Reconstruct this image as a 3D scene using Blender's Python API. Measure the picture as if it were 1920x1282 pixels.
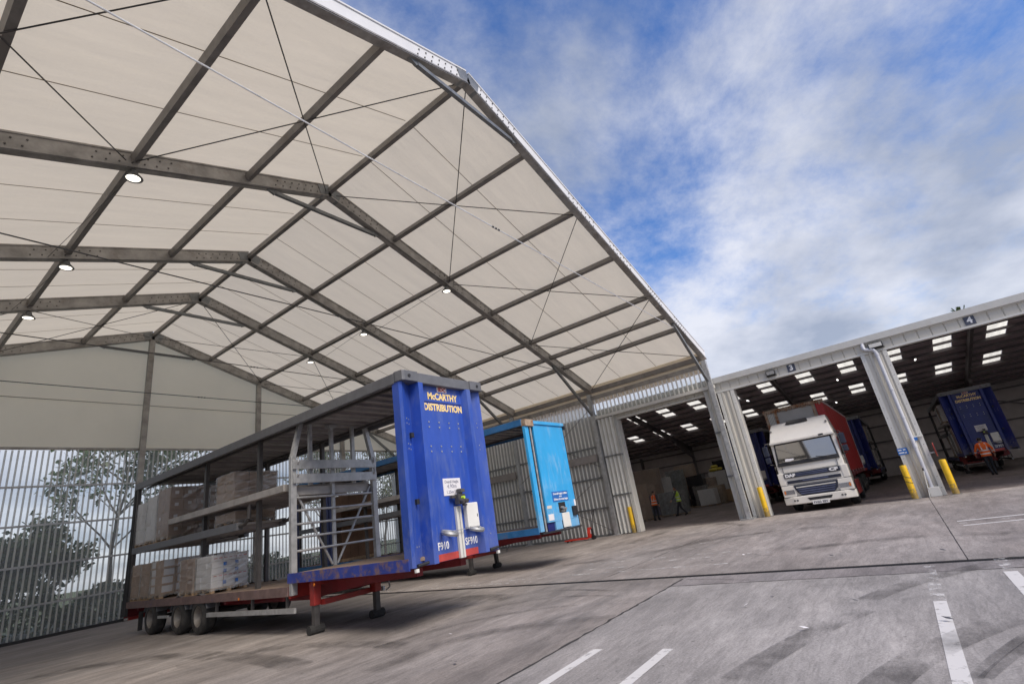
import bpy, bmesh, math, random
from mathutils import Vector, Matrix
R = math.radians
for o in list(bpy.data.objects): bpy.data.objects.remove(o)
scene = bpy.context.scene
COL = scene.collection

# ------------------------------------------------------------------ camera, sky, sun, exposure
CAM = Vector((-9.0325, -6.4622, 1.6915)); YAW, PITCH, ROLL, FPX = -0.9632, 0.3351, -0.1592, 935.2883
def cam_axes():
    fw = Vector((-math.sin(YAW)*math.cos(PITCH), math.cos(YAW)*math.cos(PITCH), math.sin(PITCH)))
    ri = Vector((math.cos(YAW), math.sin(YAW), 0)); up = ri.cross(fw)
    return ri*math.cos(ROLL)+up*math.sin(ROLL), up*math.cos(ROLL)-ri*math.sin(ROLL), fw
cr, cu, cf = cam_axes()
cd = bpy.data.cameras.new('camera'); cam = bpy.data.objects.new('camera', cd); COL.objects.link(cam)
cam.matrix_world = Matrix(((cr.x, cu.x, -cf.x, CAM.x), (cr.y, cu.y, -cf.y, CAM.y), (cr.z, cu.z, -cf.z, CAM.z), (0, 0, 0, 1)))
cd.sensor_width = 36; cd.lens = FPX/1920*36; cd.clip_start = .05; cd.clip_end = 3000
scene.camera = cam

SUN_EL, SUN_AZ = R(47), R(198)          # azimuth clockwise from +y: behind the camera's right shoulder
w = bpy.data.worlds.new('World'); scene.world = w; w.use_nodes = True
nt = w.node_tree; nt.nodes.clear(); N = nt.nodes.new; L = nt.links.new
def wn(t, **k):
    n = N(t)
    for a, b in k.items(): setattr(n, a, b)
    return n
def wmath(op, a, b=None, c=None):
    n = wn('ShaderNodeMath', operation=op)
    for i, v in enumerate((a, b, c)):
        if v is None: continue
        if hasattr(v, 'is_output'): L(v, n.inputs[i])
        else: n.inputs[i].default_value = v
    return n.outputs[0]
sky = wn('ShaderNodeTexSky', sky_type='NISHITA', sun_disc=False, sun_elevation=SUN_EL, sun_rotation=SUN_AZ)
sky.air_density = 1.0; sky.dust_density = .35; sky.ozone_density = 3.0
hs = wn('ShaderNodeHueSaturation'); hs.inputs['Hue'].default_value = .51; hs.inputs['Saturation'].default_value = 1.3; hs.inputs['Value'].default_value = 1.4; L(sky.outputs[0], hs.inputs['Color'])
tc = wn('ShaderNodeTexCoord'); sp = wn('ShaderNodeSeparateXYZ'); L(tc.outputs['Generated'], sp.inputs[0])
zz = wmath('ADD', wmath('MAXIMUM', sp.outputs[2], 0.0), .22)
cb = wn('ShaderNodeCombineXYZ'); L(wmath('DIVIDE', sp.outputs[0], zz), cb.inputs[0]); L(wmath('DIVIDE', sp.outputs[1], zz), cb.inputs[1])
mp = wn('ShaderNodeMapping'); L(cb.outputs[0], mp.inputs[0])
mp.inputs['Location'].default_value = (15.0, 9.65, 0); mp.inputs['Rotation'].default_value = (0, 0, R(45)); mp.inputs['Scale'].default_value = (1.0, 1.25, 1)
n1 = wn('ShaderNodeTexNoise'); n1.inputs['Scale'].default_value = 1.5; n1.inputs['Detail'].default_value = 9; n1.inputs['Roughness'].default_value = .65; n1.inputs['Distortion'].default_value = .1; L(mp.outputs[0], n1.inputs['Vector'])
n2 = wn('ShaderNodeTexNoise'); n2.inputs['Scale'].default_value = 1.3; n2.inputs['Detail'].default_value = 7; n2.inputs['Roughness'].default_value = .55; L(mp.outputs[0], n2.inputs['Vector'])
# thicker cloud cover towards the horizon
cover = wmath('ADD', n1.outputs[0], wmath('MULTIPLY', wmath('SUBTRACT', .72, sp.outputs[2]), .30))
cover = wmath('ADD', cover, wmath('MULTIPLY', wmath('MAXIMUM', wmath('SUBTRACT', .40, sp.outputs[2]), 0.0), .55))
mask = wn('ShaderNodeMapRange', interpolation_type='SMOOTHSTEP'); mask.inputs['From Min'].default_value = .34; mask.inputs['From Max'].default_value = .72; mask.inputs['To Max'].default_value = .92; L(cover, mask.inputs[0])
cc = wn('ShaderNodeValToRGB'); cc.color_ramp.elements[0].position = .36; cc.color_ramp.elements[0].color = (3.0, 3.35, 4.2, 1)
cc.color_ramp.elements[1].position = .62; cc.color_ramp.elements[1].color = (6.5, 6.6, 7.15, 1); L(n2.outputs[0], cc.inputs[0])
mx = wn('ShaderNodeMix', data_type='RGBA'); L(mask.outputs[0], mx.inputs[0]); L(hs.outputs[0], mx.inputs[6]); L(cc.outputs[0], mx.inputs[7])
bg = wn('ShaderNodeBackground'); bg.inputs[1].default_value = .10; L(mx.outputs[2], bg.inputs[0])
wo = wn('ShaderNodeOutputWorld'); L(bg.outputs[0], wo.inputs[0])

sl = bpy.data.lights.new('sun', 'SUN'); sl.energy = 2.8; sl.angle = R(28); sl.color = (1, .89, .75)
sun = bpy.data.objects.new('sun', sl); COL.objects.link(sun)
sd = Vector((math.sin(SUN_AZ)*math.cos(SUN_EL), math.cos(SUN_AZ)*math.cos(SUN_EL), math.sin(SUN_EL)))
sun.rotation_euler = sd.to_track_quat('Z', 'Y').to_euler(); sun.location = sd*60
vs = scene.view_settings; vs.view_transform = 'Standard'; vs.look = 'None'; vs.exposure = 0.42; vs.gamma = 1; vs.use_curve_mapping = False
scene.render.engine = 'CYCLES'
try:
    scene.cycles.max_bounces = 10; scene.cycles.transparent_max_bounces = 24; scene.cycles.diffuse_bounces = 5; scene.cycles.use_denoising = True
except Exception: pass

# ------------------------------------------------------------------ helpers
class MB:
    """collects geometry; build() links it as one mesh object"""
    def __init__(s): s.v = []; s.f = []; s.m = []; s.mi = 0
    def face(s, pts):
        n = len(s.v); s.v += [tuple(p) for p in pts]; s.f.append(tuple(range(n, n+len(pts)))); s.m.append(s.mi)
    def hexa(s, p):   # 8 corners: bottom 4 (ccw seen from above), top 4
        n = len(s.v); s.v += [tuple(q) for q in p]
        for f in ((3, 2, 1, 0), (4, 5, 6, 7), (0, 1, 5, 4), (1, 2, 6, 5), (2, 3, 7, 6), (3, 0, 4, 7)):
            s.f.append(tuple(n+i for i in f)); s.m.append(s.mi)
        return s
    def box(s, x0, x1, y0, y1, z0, z1):
        if x0 > x1: x0, x1 = x1, x0
        if y0 > y1: y0, y1 = y1, y0
        if z0 > z1: z0, z1 = z1, z0
        return s.hexa([(x0, y0, z0), (x1, y0, z0), (x1, y1, z0), (x0, y1, z0), (x0, y0, z1), (x1, y0, z1), (x1, y1, z1), (x0, y1, z1)])
    def beam(s, a, b, wd, ht, up=(0, 0, 1)):
        a, b, up = Vector(a), Vector(b), Vector(up); d = (b-a).normalized(); sd_ = d.cross(up)
        if sd_.length < 1e-4: sd_ = d.cross(Vector((1, 0, 0)))
        sd_ = sd_.normalized()*wd/2; u = sd_.cross(d).normalized()*ht/2
        return s.hexa([a-sd_-u, a+sd_-u, b+sd_-u, b-sd_-u, a-sd_+u, a+sd_+u, b+sd_+u, b-sd_+u])
    def cyl(s, a, b, r, n=10, r2=None, caps=True):
        a, b = Vector(a), Vector(b); d = (b-a).normalized(); r2 = r if r2 is None else r2
        e1 = d.cross(Vector((0, 0, 1)) if abs(d.z) < .9 else Vector((1, 0, 0))).normalized(); e2 = d.cross(e1)
        k = len(s.v)
        for i in range(n):
            q = e1*math.cos(2*math.pi*i/n)+e2*math.sin(2*math.pi*i/n); s.v += [tuple(a+q*r), tuple(b+q*r2)]
        for i in range(n):
            j = (i+1) % n; s.f.append((k+2*i, k+2*j, k+2*j+1, k+2*i+1)); s.m.append(s.mi)
        if caps:
            s.f.append(tuple(k+2*i for i in range(n))[::-1]); s.m.append(s.mi); s.f.append(tuple(k+2*i+1 for i in range(n))); s.m.append(s.mi)
        return s
    def tube(s, pts, r, n=8):
        for a, b in zip(pts, pts[1:]): s.cyl(a, b, r, n)
        return s
    def prism(s, prof, o, ax, ay, ex):   # closed profile [(a,b)] in plane (ax, ay) at o, extruded by ex
        o, ax, ay, ex = Vector(o), Vector(ax), Vector(ay), Vector(ex); k = len(s.v); n = len(prof)
        for a, b in prof: s.v.append(tuple(o+ax*a+ay*b))
        for a, b in prof: s.v.append(tuple(o+ax*a+ay*b+ex))
        for i in range(n):
            j = (i+1) % n; s.f.append((k+i, k+j, k+n+j, k+n+i)); s.m.append(s.mi)
        s.f.append(tuple(range(k, k+n))[::-1]); s.m.append(s.mi); s.f.append(tuple(range(k+n, k+2*n))); s.m.append(s.mi)
        return s
    def lathe(s, prof, o, ax, n=24):     # prof [(radius, along)]
        o, ax = Vector(o), Vector(ax).normalized(); e1 = ax.cross(Vector((0, 0, 1)) if abs(ax.z) < .9 else Vector((1, 0, 0))).normalized(); e2 = ax.cross(e1)
        k = len(s.v); m = len(prof)
        for i in range(n):
            q = e1*math.cos(2*math.pi*i/n)+e2*math.sin(2*math.pi*i/n)
            for r, t in prof: s.v.append(tuple(o+q*r+ax*t))
        for i in range(n):
            j = (i+1) % n
            for q in range(m-1): s.f.append((k+i*m+q, k+j*m+q, k+j*m+q+1, k+i*m+q+1)); s.m.append(s.mi)
        return s
    def build(s, name, mat, parent=None, bevel=0, smooth=False, seg=2):
        me = bpy.data.meshes.new(name); me.from_pydata(s.v, [], s.f)
        for m_ in (mat if isinstance(mat, (list, tuple)) else [mat]): me.materials.append(m_)
        if isinstance(mat, (list, tuple)): me.polygons.foreach_set('material_index', s.m)
        bm = bmesh.new(); bm.from_mesh(me); bmesh.ops.recalc_face_normals(bm, faces=bm.faces)
        if bevel:
            ed = [e for e in bm.edges if len(e.link_faces) == 2 and e.calc_face_angle(0) > .5]
            bmesh.ops.bevel(bm, geom=ed, offset=bevel, segments=seg, profile=.6, affect='EDGES', clamp_overlap=True)
        bm.to_mesh(me); bm.free()
        if smooth: smooth_mesh(me)
        return link(name, me, parent)
def smooth_mesh(me, ang=.7):
    me.polygons.foreach_set('use_smooth', [True]*len(me.polygons))
    try: me.set_sharp_from_angle(angle=ang)
    except Exception: pass
def link(name, me, parent=None):
    o = bpy.data.objects.new(name, me); COL.objects.link(o)
    if parent is not None: o.parent = parent
    return o
def tag(o, label, cat, group=None):
    o['label'] = label; o['category'] = cat
    if group: o['group'] = group
    return o
def thing(name, label, cat, loc=(0, 0, 0), rz=0, group=None):
    o = bpy.data.objects.new(name, None); COL.objects.link(o); o.empty_display_size = .3
    o.location = loc; o.rotation_euler = (0, 0, rz); return tag(o, label, cat, group)
def struct(o): o['kind'] = 'structure'; return o
def stuff(o): o['kind'] = 'stuff'; return o
def share(src, name, parent, loc=(0, 0, 0), rot=None):      # a further piece with the same mesh
    o = bpy.data.objects.new(name, src.data); COL.objects.link(o); o.parent = parent; o.location = loc
    if rot: o.rotation_euler = rot
    return o
def copy_tree(o, parent=None):
    c = o.copy(); COL.objects.link(c); c.parent = parent
    for ch in [q for q in bpy.data.objects if q.parent == o]: copy_tree(ch, c)
    return c
def text_mesh(txt, size, width=None, bold=.0, extrude=.002, shear=0):
    cu_ = bpy.data.curves.new('lettering', 'FONT'); cu_.body = txt; cu_.size = size; cu_.extrude = extrude; cu_.offset = bold; cu_.shear = shear
    cu_.align_x = 'CENTER'; cu_.align_y = 'CENTER'; cu_.resolution_u = 3
    t = bpy.data.objects.new('lettering', cu_); COL.objects.link(t); dg = bpy.context.evaluated_depsgraph_get(); dg.update()
    me = bpy.data.meshes.new_from_object(t.evaluated_get(dg)); bpy.data.objects.remove(t)
    if width and len(me.vertices):
        xs = [v.co.x for v in me.vertices]; k = width/max(1e-6, max(xs)-min(xs))
        for v in me.vertices: v.co.x *= k
    return me
def lettering(txt, size, mat, parent, loc, rot, width=None, bold=0., name='lettering', extrude=.002, shear=0):
    me = text_mesh(txt, size, width, bold, extrude, shear); me.materials.clear(); me.materials.append(mat)
    o = link(name, me, parent); o.location = loc; o.rotation_euler = rot; return o
FRONT = (R(90), 0, 0)        # text facing -y
def px(x, y, axis, val):     # a point of the photograph on the plane axis = val (survey of the place)
    d = cf+cr*((x-960)/FPX)+cu*((641-y)/FPX); return CAM+d*((val-CAM[axis])/d[axis])

# ------------------------------------------------------------------ materials
def mat(name, col, rough=.6, metal=0, var=.25, scale=3., bump=0, bscale=60., dirt=None, dirt_amt=.5, dirt_scale=1.5, spec=.5, stretch=(1, 1, 1), coat=0, dirt_lo=.52, wear=None):
    m = bpy.data.materials.new(name); m.use_nodes = True; t = m.node_tree; b = t.nodes['Principled BSDF']
    b.inputs['Roughness'].default_value = rough; b.inputs['Metallic'].default_value = metal; b.inputs['Specular IOR Level'].default_value = spec
    if coat: b.inputs['Coat Weight'].default_value = coat
    c = t.nodes.new('ShaderNodeTexCoord'); mpn = t.nodes.new('ShaderNodeMapping'); mpn.inputs['Scale'].default_value = stretch; t.links.new(c.outputs['Object'], mpn.inputs[0])
    n = t.nodes.new('ShaderNodeTexNoise'); n.inputs['Scale'].default_value = scale; n.inputs['Detail'].default_value = 6; n.inputs['Roughness'].default_value = .6; t.links.new(mpn.outputs[0], n.inputs['Vector'])
    rp = t.nodes.new('ShaderNodeValToRGB'); e = rp.color_ramp.elements; e[0].position = .32; e[1].position = .68
    e[0].color = tuple(x*(1-var) for x in col)+(1,); e[1].color = tuple(min(1, x*(1+var*.35)) for x in col)+(1,); t.links.new(n.outputs[0], rp.inputs[0])
    out = rp.outputs[0]
    if dirt:
        n3 = t.nodes.new('ShaderNodeTexNoise'); n3.inputs['Scale'].default_value = dirt_scale; n3.inputs['Detail'].default_value = 9; n3.inputs['Roughness'].default_value = .7; t.links.new(mpn.outputs[0], n3.inputs['Vector'])
        mr = t.nodes.new('ShaderNodeMapRange'); mr.inputs[1].default_value = dirt_lo; mr.inputs[2].default_value = dirt_lo+.16; mr.inputs[4].default_value = dirt_amt; t.links.new(n3.outputs[0], mr.inputs[0])
        mxx = t.nodes.new('ShaderNodeMix'); mxx.data_type = 'RGBA'; t.links.new(mr.outputs[0], mxx.inputs[0]); t.links.new(out, mxx.inputs[6]); mxx.inputs[7].default_value = tuple(dirt)+(1,); out = mxx.outputs[2]
    if wear:      # scrapes and road dirt gathered near the foot: (height of foot, height where it fades, colour, amount)
        sx = t.nodes.new('ShaderNodeSeparateXYZ'); t.links.new(c.outputs['Object'], sx.inputs[0]); wr = t.nodes.new('ShaderNodeMapRange'); wr.inputs[1].default_value = wear[0]; wr.inputs[2].default_value = wear[1]; wr.inputs[3].default_value = 1; wr.inputs[4].default_value = 0; t.links.new(sx.outputs[2], wr.inputs[0])
        nw = t.nodes.new('ShaderNodeTexNoise'); nw.inputs['Scale'].default_value = 9; nw.inputs['Detail'].default_value = 8; nw.inputs['Roughness'].default_value = .75; t.links.new(mpn.outputs[0], nw.inputs['Vector']); ad = t.nodes.new('ShaderNodeMath'); ad.operation = 'MULTIPLY_ADD'; ad.inputs[1].default_value = .42; t.links.new(wr.outputs[0], ad.inputs[0]); t.links.new(nw.outputs[0], ad.inputs[2])
        m4 = t.nodes.new('ShaderNodeMapRange'); m4.inputs[1].default_value = .68; m4.inputs[2].default_value = .80; m4.inputs[4].default_value = wear[3]; t.links.new(ad.outputs[0], m4.inputs[0]); m5 = t.nodes.new('ShaderNodeMix'); m5.data_type = 'RGBA'; t.links.new(m4.outputs[0], m5.inputs[0]); t.links.new(out, m5.inputs[6]); m5.inputs[7].default_value = tuple(wear[2])+(1,); out = m5.outputs[2]
    t.links.new(out, b.inputs['Base Color'])
    rr = t.nodes.new('ShaderNodeMapRange'); rr.inputs[3].default_value = max(.03, rough-.12); rr.inputs[4].default_value = min(1, rough+.12); t.links.new(n.outputs[0], rr.inputs[0]); t.links.new(rr.outputs[0], b.inputs['Roughness'])
    if bump:
        n2_ = t.nodes.new('ShaderNodeTexNoise'); n2_.inputs['Scale'].default_value = bscale; n2_.inputs['Detail'].default_value = 4; t.links.new(mpn.outputs[0], n2_.inputs['Vector'])
        bp = t.nodes.new('ShaderNodeBump'); bp.inputs['Strength'].default_value = bump; bp.inputs['Distance'].default_value = .02; t.links.new(n2_.outputs[0], bp.inputs['Height']); t.links.new(bp.outputs[0], b.inputs['Normal'])
    return m
def thin(name, col, trans, clear, clearcol=(.95, .97, .98), rough=.3, gloss=.08, var=0, bump=0):
    """thin sheet: diffuse + translucent + plain see-through, with a little gloss"""
    m = bpy.data.materials.new(name); m.use_nodes = True; t = m.node_tree; t.nodes.clear(); A = t.nodes.new
    d = A('ShaderNodeBsdfDiffuse'); tr = A('ShaderNodeBsdfTranslucent'); d.inputs[0].default_value = tuple(col)+(1,); tr.inputs[0].default_value = tuple(col)+(1,)
    if var:
        c = A('ShaderNodeTexCoord'); mp_ = A('ShaderNodeMapping'); mp_.inputs['Scale'].default_value = (.35, 2.2, .35); n = A('ShaderNodeTexNoise'); n.inputs['Scale'].default_value = .9; n.inputs['Detail'].default_value = 7; n.inputs['Roughness'].default_value = .62
        rp = A('ShaderNodeValToRGB'); rp.color_ramp.elements[0].position = .3; rp.color_ramp.elements[1].position = .66
        rp.color_ramp.elements[0].color = tuple(x*(1-var) for x in col)+(1,); rp.color_ramp.elements[1].color = tuple(col)+(1,)
        t.links.new(c.outputs['Object'], mp_.inputs[0]); t.links.new(mp_.outputs[0], n.inputs['Vector']); t.links.new(n.outputs[0], rp.inputs[0]); t.links.new(rp.outputs[0], d.inputs[0]); t.links.new(rp.outputs[0], tr.inputs[0])
    if bump:
        c2 = A('ShaderNodeTexCoord'); hsum = None
        for sc_, k_, dt in (((.5, 1.6, .5), 1., 5), ((3.5, .5, 3.5), .35, 3)):
            mq = A('ShaderNodeMapping'); mq.inputs['Scale'].default_value = sc_; t.links.new(c2.outputs['Object'], mq.inputs[0]); nq = A('ShaderNodeTexNoise'); nq.inputs['Scale'].default_value = 1.1; nq.inputs['Detail'].default_value = dt; t.links.new(mq.outputs[0], nq.inputs['Vector'])
            mm = A('ShaderNodeMath'); mm.operation = 'MULTIPLY_ADD'; mm.inputs[1].default_value = k_; t.links.new(nq.outputs[0], mm.inputs[0])
            if hsum: t.links.new(hsum, mm.inputs[2])
            else: mm.inputs[2].default_value = 0
            hsum = mm.outputs[0]
        bp = A('ShaderNodeBump'); bp.inputs['Strength'].default_value = 1.0; bp.inputs['Distance'].default_value = bump; t.links.new(hsum, bp.inputs['Height']); t.links.new(bp.outputs[0], d.inputs['Normal']); t.links.new(bp.outputs[0], tr.inputs['Normal'])
    m1 = A('ShaderNodeMixShader'); m1.inputs[0].default_value = trans; t.links.new(d.outputs[0], m1.inputs[1]); t.links.new(tr.outputs[0], m1.inputs[2])
    out = m1.outputs[0]
    if clear:
        tp = A('ShaderNodeBsdfTransparent'); tp.inputs[0].default_value = tuple(clearcol)+(1,); m2 = A('ShaderNodeMixShader'); m2.inputs[0].default_value = clear; t.links.new(out, m2.inputs[1]); t.links.new(tp.outputs[0], m2.inputs[2]); out = m2.outputs[0]
    if gloss:
        g = A('ShaderNodeBsdfGlossy'); g.inputs['Roughness'].default_value = rough; m3 = A('ShaderNodeMixShader'); m3.inputs[0].default_value = gloss; t.links.new(out, m3.inputs[1]); t.links.new(g.outputs[0], m3.inputs[2]); out = m3.outputs[0]
    o = A('ShaderNodeOutputMaterial'); t.links.new(out, o.inputs[0]); return m
def emit(name, col, st):
    m = bpy.data.materials.new(name); m.use_nodes = True; t = m.node_tree; t.nodes.clear(); e = t.nodes.new('ShaderNodeEmission'); e.inputs[0].default_value = tuple(col)+(1,); e.inputs[1].default_value = st
    o = t.nodes.new('ShaderNodeOutputMaterial'); t.links.new(e.outputs[0], o.inputs[0]); return m

M = dict(
 fabric=thin('canopy fabric', (.87, .795, .65), .42, 0, gloss=0, var=.06, bump=.05), gable=thin('gable fabric', (1.0, .88, .68), .60, 0, gloss=0, var=.07, bump=.05),
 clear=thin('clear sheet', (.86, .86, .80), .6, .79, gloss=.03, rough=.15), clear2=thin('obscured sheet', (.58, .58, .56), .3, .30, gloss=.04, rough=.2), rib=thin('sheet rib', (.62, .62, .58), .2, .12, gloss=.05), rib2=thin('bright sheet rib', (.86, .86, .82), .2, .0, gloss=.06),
 sky_sheet=thin('rooflight sheet', (.97, .93, .77), .93, .06, gloss=0, var=.35), seam=mat('seam', (.33, .27, .2), .8),
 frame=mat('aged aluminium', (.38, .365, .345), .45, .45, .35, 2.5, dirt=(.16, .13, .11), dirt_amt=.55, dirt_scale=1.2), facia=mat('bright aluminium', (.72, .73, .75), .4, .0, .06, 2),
 purlin=mat('purlin aluminium', (.265, .252, .24), .5, .4, .3, 3, dirt=(.14, .11, .09), dirt_amt=.5), bolt=mat('bolt', (.12, .115, .11), .5, .6), cable=mat('cable', (.09, .09, .09), .45, .6), rod=mat('skylit rod', (.85, .87, .9), .3, .2),
 galv=mat('galvanised', (.50, .51, .52), .45, .55, .3, 6, dirt=(.3, .29, .27), dirt_amt=.35), strut=mat('strut', (.24, .25, .255), .45, .5, .3, 4),
 clad=mat('grey cladding', (.60, .575, .51), .5, 0, .07, 1.2, dirt=(.42, .40, .36), dirt_amt=.45, dirt_scale=1.6, stretch=(2, 2, .18), wear=(0, 1.2, (.30, .28, .25), .6)), trim=mat('pale trim', (.66, .655, .62), .45, 0, .06, 2, dirt=(.50, .47, .42), dirt_amt=.3), crash=mat('grey rail', (.30, .275, .26), .7), backclad=mat('shaded cladding', (.55, .54, .52), .6, 0, .1, 1), inner=mat('inner lining', (.70, .60, .63), .7, 0, .2, .6), steel=mat('painted steelwork', (.20, .18, .185), .5, .1, .2, 2),
 whwall=mat('inner wall sheet', (.66, .60, .59), .65, 0, .25, .5), dark=mat('black plastic', (.025, .025, .028), .45), rubber=mat('rubber', (.03, .03, .031), .85, 0, .3, 9, dirt=(.12, .11, .10), dirt_amt=.5), rim=mat('wheel rim', (.22, .205, .19), .55, .4, .3, 8, dirt=(.12, .1, .09)),
 blue=mat('blue paint', (.028, .085, .44), .4, 0, .2, 1.4, dirt=(.10, .15, .38), dirt_amt=.6, dirt_scale=2.2, coat=.15, dirt_lo=.50, stretch=(2.2, 1, .55), wear=(1.0, 2.3, (.18, .21, .36), .28), bump=.05, bscale=5.), blue2=mat('worn blue paint', (.03, .055, .30), .5, 0, .25, 3, dirt=(.22, .13, .09), dirt_amt=.9, dirt_scale=4.5, dirt_lo=.48), rave=mat('rusty rave', (.17, .115, .11), .65, 0, .35, 5, dirt=(.03, .05, .25), dirt_amt=.8, dirt_scale=1.6, dirt_lo=.58), navyp=mat('deep blue paint', (.016, .03, .20), .4, 0, .2, 2, wear=(1.0, 2.3, (.14, .14, .18), .6)), navy=mat('navy paint', (.014, .022, .15), .4, 0, .2, 2),
 sky=mat('light blue paint', (.04, .40, .82), .36, 0, .12, 1.6, dirt=(.45, .62, .78), dirt_amt=.4, dirt_scale=1.8, coat=.15, dirt_lo=.52, stretch=(2., 1, .6), wear=(1.0, 2.6, (.36, .50, .62), .4), bump=.06, bscale=4.), skyd=mat('faded blue paint', (.03, .17, .42), .5, 0, .3, 3, dirt=(.15, .08, .05), dirt_amt=.6), red=mat('red paint', (.33, .03, .025), .45, 0, .3, 3, dirt=(.10, .03, .03), dirt_amt=.6, dirt_scale=2.5), darkred=mat('dark red chassis', (.22, .018, .025), .55, 0, .35, 3, dirt=(.06, .03, .03), dirt_amt=.6),
 cast=mat('grey casting', (.17, .175, .19), .5, .3, .2, 4), roofin=mat('trailer roof lining', (.34, .315, .315), .55, .2, .3, 3, dirt=(.10, .09, .09)), decku=mat('upper deck steel', (.42, .40, .385), .5, .1, .3, 2, dirt=(.16, .14, .13), dirt_amt=.6), post=mat('dark post', (.10, .095, .095), .5, .3, .3, 4),
 wood=mat('deck timber', (.26, .19, .145), .8, 0, .45, 2.2, stretch=(5, .6, 5), bump=.2, bscale=14), ply=mat('plywood', (.20, .115, .07), .7, 0, .3, 1.5), pallet=mat('pallet timber', (.45, .31, .19), .8, 0, .35, 6), card=mat('cardboard', (.47, .305, .195), .8, 0, .22, 2.5), card2=mat('dark cardboard', (.33, .195, .125), .8, 0, .25, 2.5), whitebox=mat('white carton', (.82, .81, .83), .6, 0, .08, 3),
 wrap=thin('stretch wrap', (.75, .74, .72), .4, .66, gloss=.14, rough=.2, var=.4), label=mat('paper label', (.78, .77, .80), .6, 0, .05), white=mat('white plastic', (.76, .76, .73), .4, 0, .08, 3), ltr=mat('yellow lettering', (.93, .70, .30), .5, 0, .06), redl=mat('red lettering', (.50, .07, .06), .5), ink=mat('ink', (.07, .07, .08), .6), wl=mat('white lettering', (.85, .85, .85), .5, 0, .03), inkb=mat('grey print', (.35, .35, .42), .6),
 cab=mat('white cab paint', (.78, .75, .69), .3, 0, .06, 1.5, coat=.4, dirt=(.55, .51, .45), dirt_amt=.35, dirt_lo=.56), glass=mat('windscreen glass', (.012, .015, .018), .15, 0, .1, spec=1.0, coat=1.0), grille=mat('grille', (.030, .036, .06), .4, .2), grille2=mat('grille slat', (.12, .14, .24), .35, .3), lamp=mat('lamp glass', (.42, .43, .45), .12, .6, .5, 40), amber=mat('amber lens', (.7, .2, .03), .3), rust=mat('rusty rail', (.42, .33, .25), .8, 0, .3, 4, dirt=(.22, .075, .02), dirt_amt=.95, dirt_scale=3, dirt_lo=.44), alupan=mat('grey panel', (.43, .42, .41), .5, .1, .15, 1.5, dirt=(.3, .17, .09), dirt_amt=.4, dirt_lo=.6), curtain=mat('red curtain', (.44, .02, .022), .5, 0, .25, 1.5),
 yellow=mat('yellow paint', (.80, .50, .012), .45, 0, .15, 4, dirt=(.35, .23, .06), dirt_amt=.7, dirt_scale=5, dirt_lo=.56, wear=(0, .7, (.20, .15, .08), .8)), pipe=mat('downpipe', (.62, .64, .70), .4, 0, .1, 2), sign=mat('sign plate', (.07, .08, .12), .5), signb=mat('blue sign', (.03, .17, .55), .5), mirror=mat('mirror', (.5, .52, .55), .08, .9),
 skin=mat('skin', (.45, .26, .18), .6), hair=mat('hair', (.04, .03, .025), .8), orange=mat('orange hi-vis', (1.0, .17, .02), .6, 0, .12, 6), lime=mat('lime hi-vis', (.55, .80, .06), .6, 0, .12, 6), tape=mat('reflective tape', (.72, .73, .72), .35, .2, .05), trou=mat('dark trousers', (.025, .028, .04), .8), shirt=mat('dark top', (.05, .055, .07), .8), boots=mat('boots', (.012, .012, .012), .6),
 tarp=mat('blue tarpaulin', (.03, .045, .14), .45, 0, .4, 4), black=mat('black wrap', (.02, .02, .025), .22, 0, .5, 5), yelbag=mat('yellow bag', (.50, .42, .06), .5, 0, .2, 4), greywrap=mat('grey wrap', (.24, .27, .30), .25, 0, .5, 6), jack=mat('jack red', (.62, .035, .02), .4, 0, .2, 5), leaf=None, bark=mat('bark', (.10, .08, .065), .9, 0, .4, 8), lampwhite=emit('lit lamp', (1, .93, .80), 1.8), tubelamp=emit('lit tube', (1, .98, .95), 2.5))
for nm, c in (('leaf', (.085, .16, .035)), ('leaf2', (.075, .12, .035)), ('leaf3', (.13, .18, .07))): M[nm] = thin('foliage '+nm, c, .35, 0, gloss=.03, rough=.4, var=.5)
M['glass'].node_tree.nodes['Principled BSDF'].inputs['IOR'].default_value = 2.3
for l_ in list(M['glass'].node_tree.links):
    if l_.to_socket.name == 'Roughness': M['glass'].node_tree.links.remove(l_)
M['glass'].node_tree.nodes['Principled BSDF'].inputs['Roughness'].default_value = .03
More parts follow.
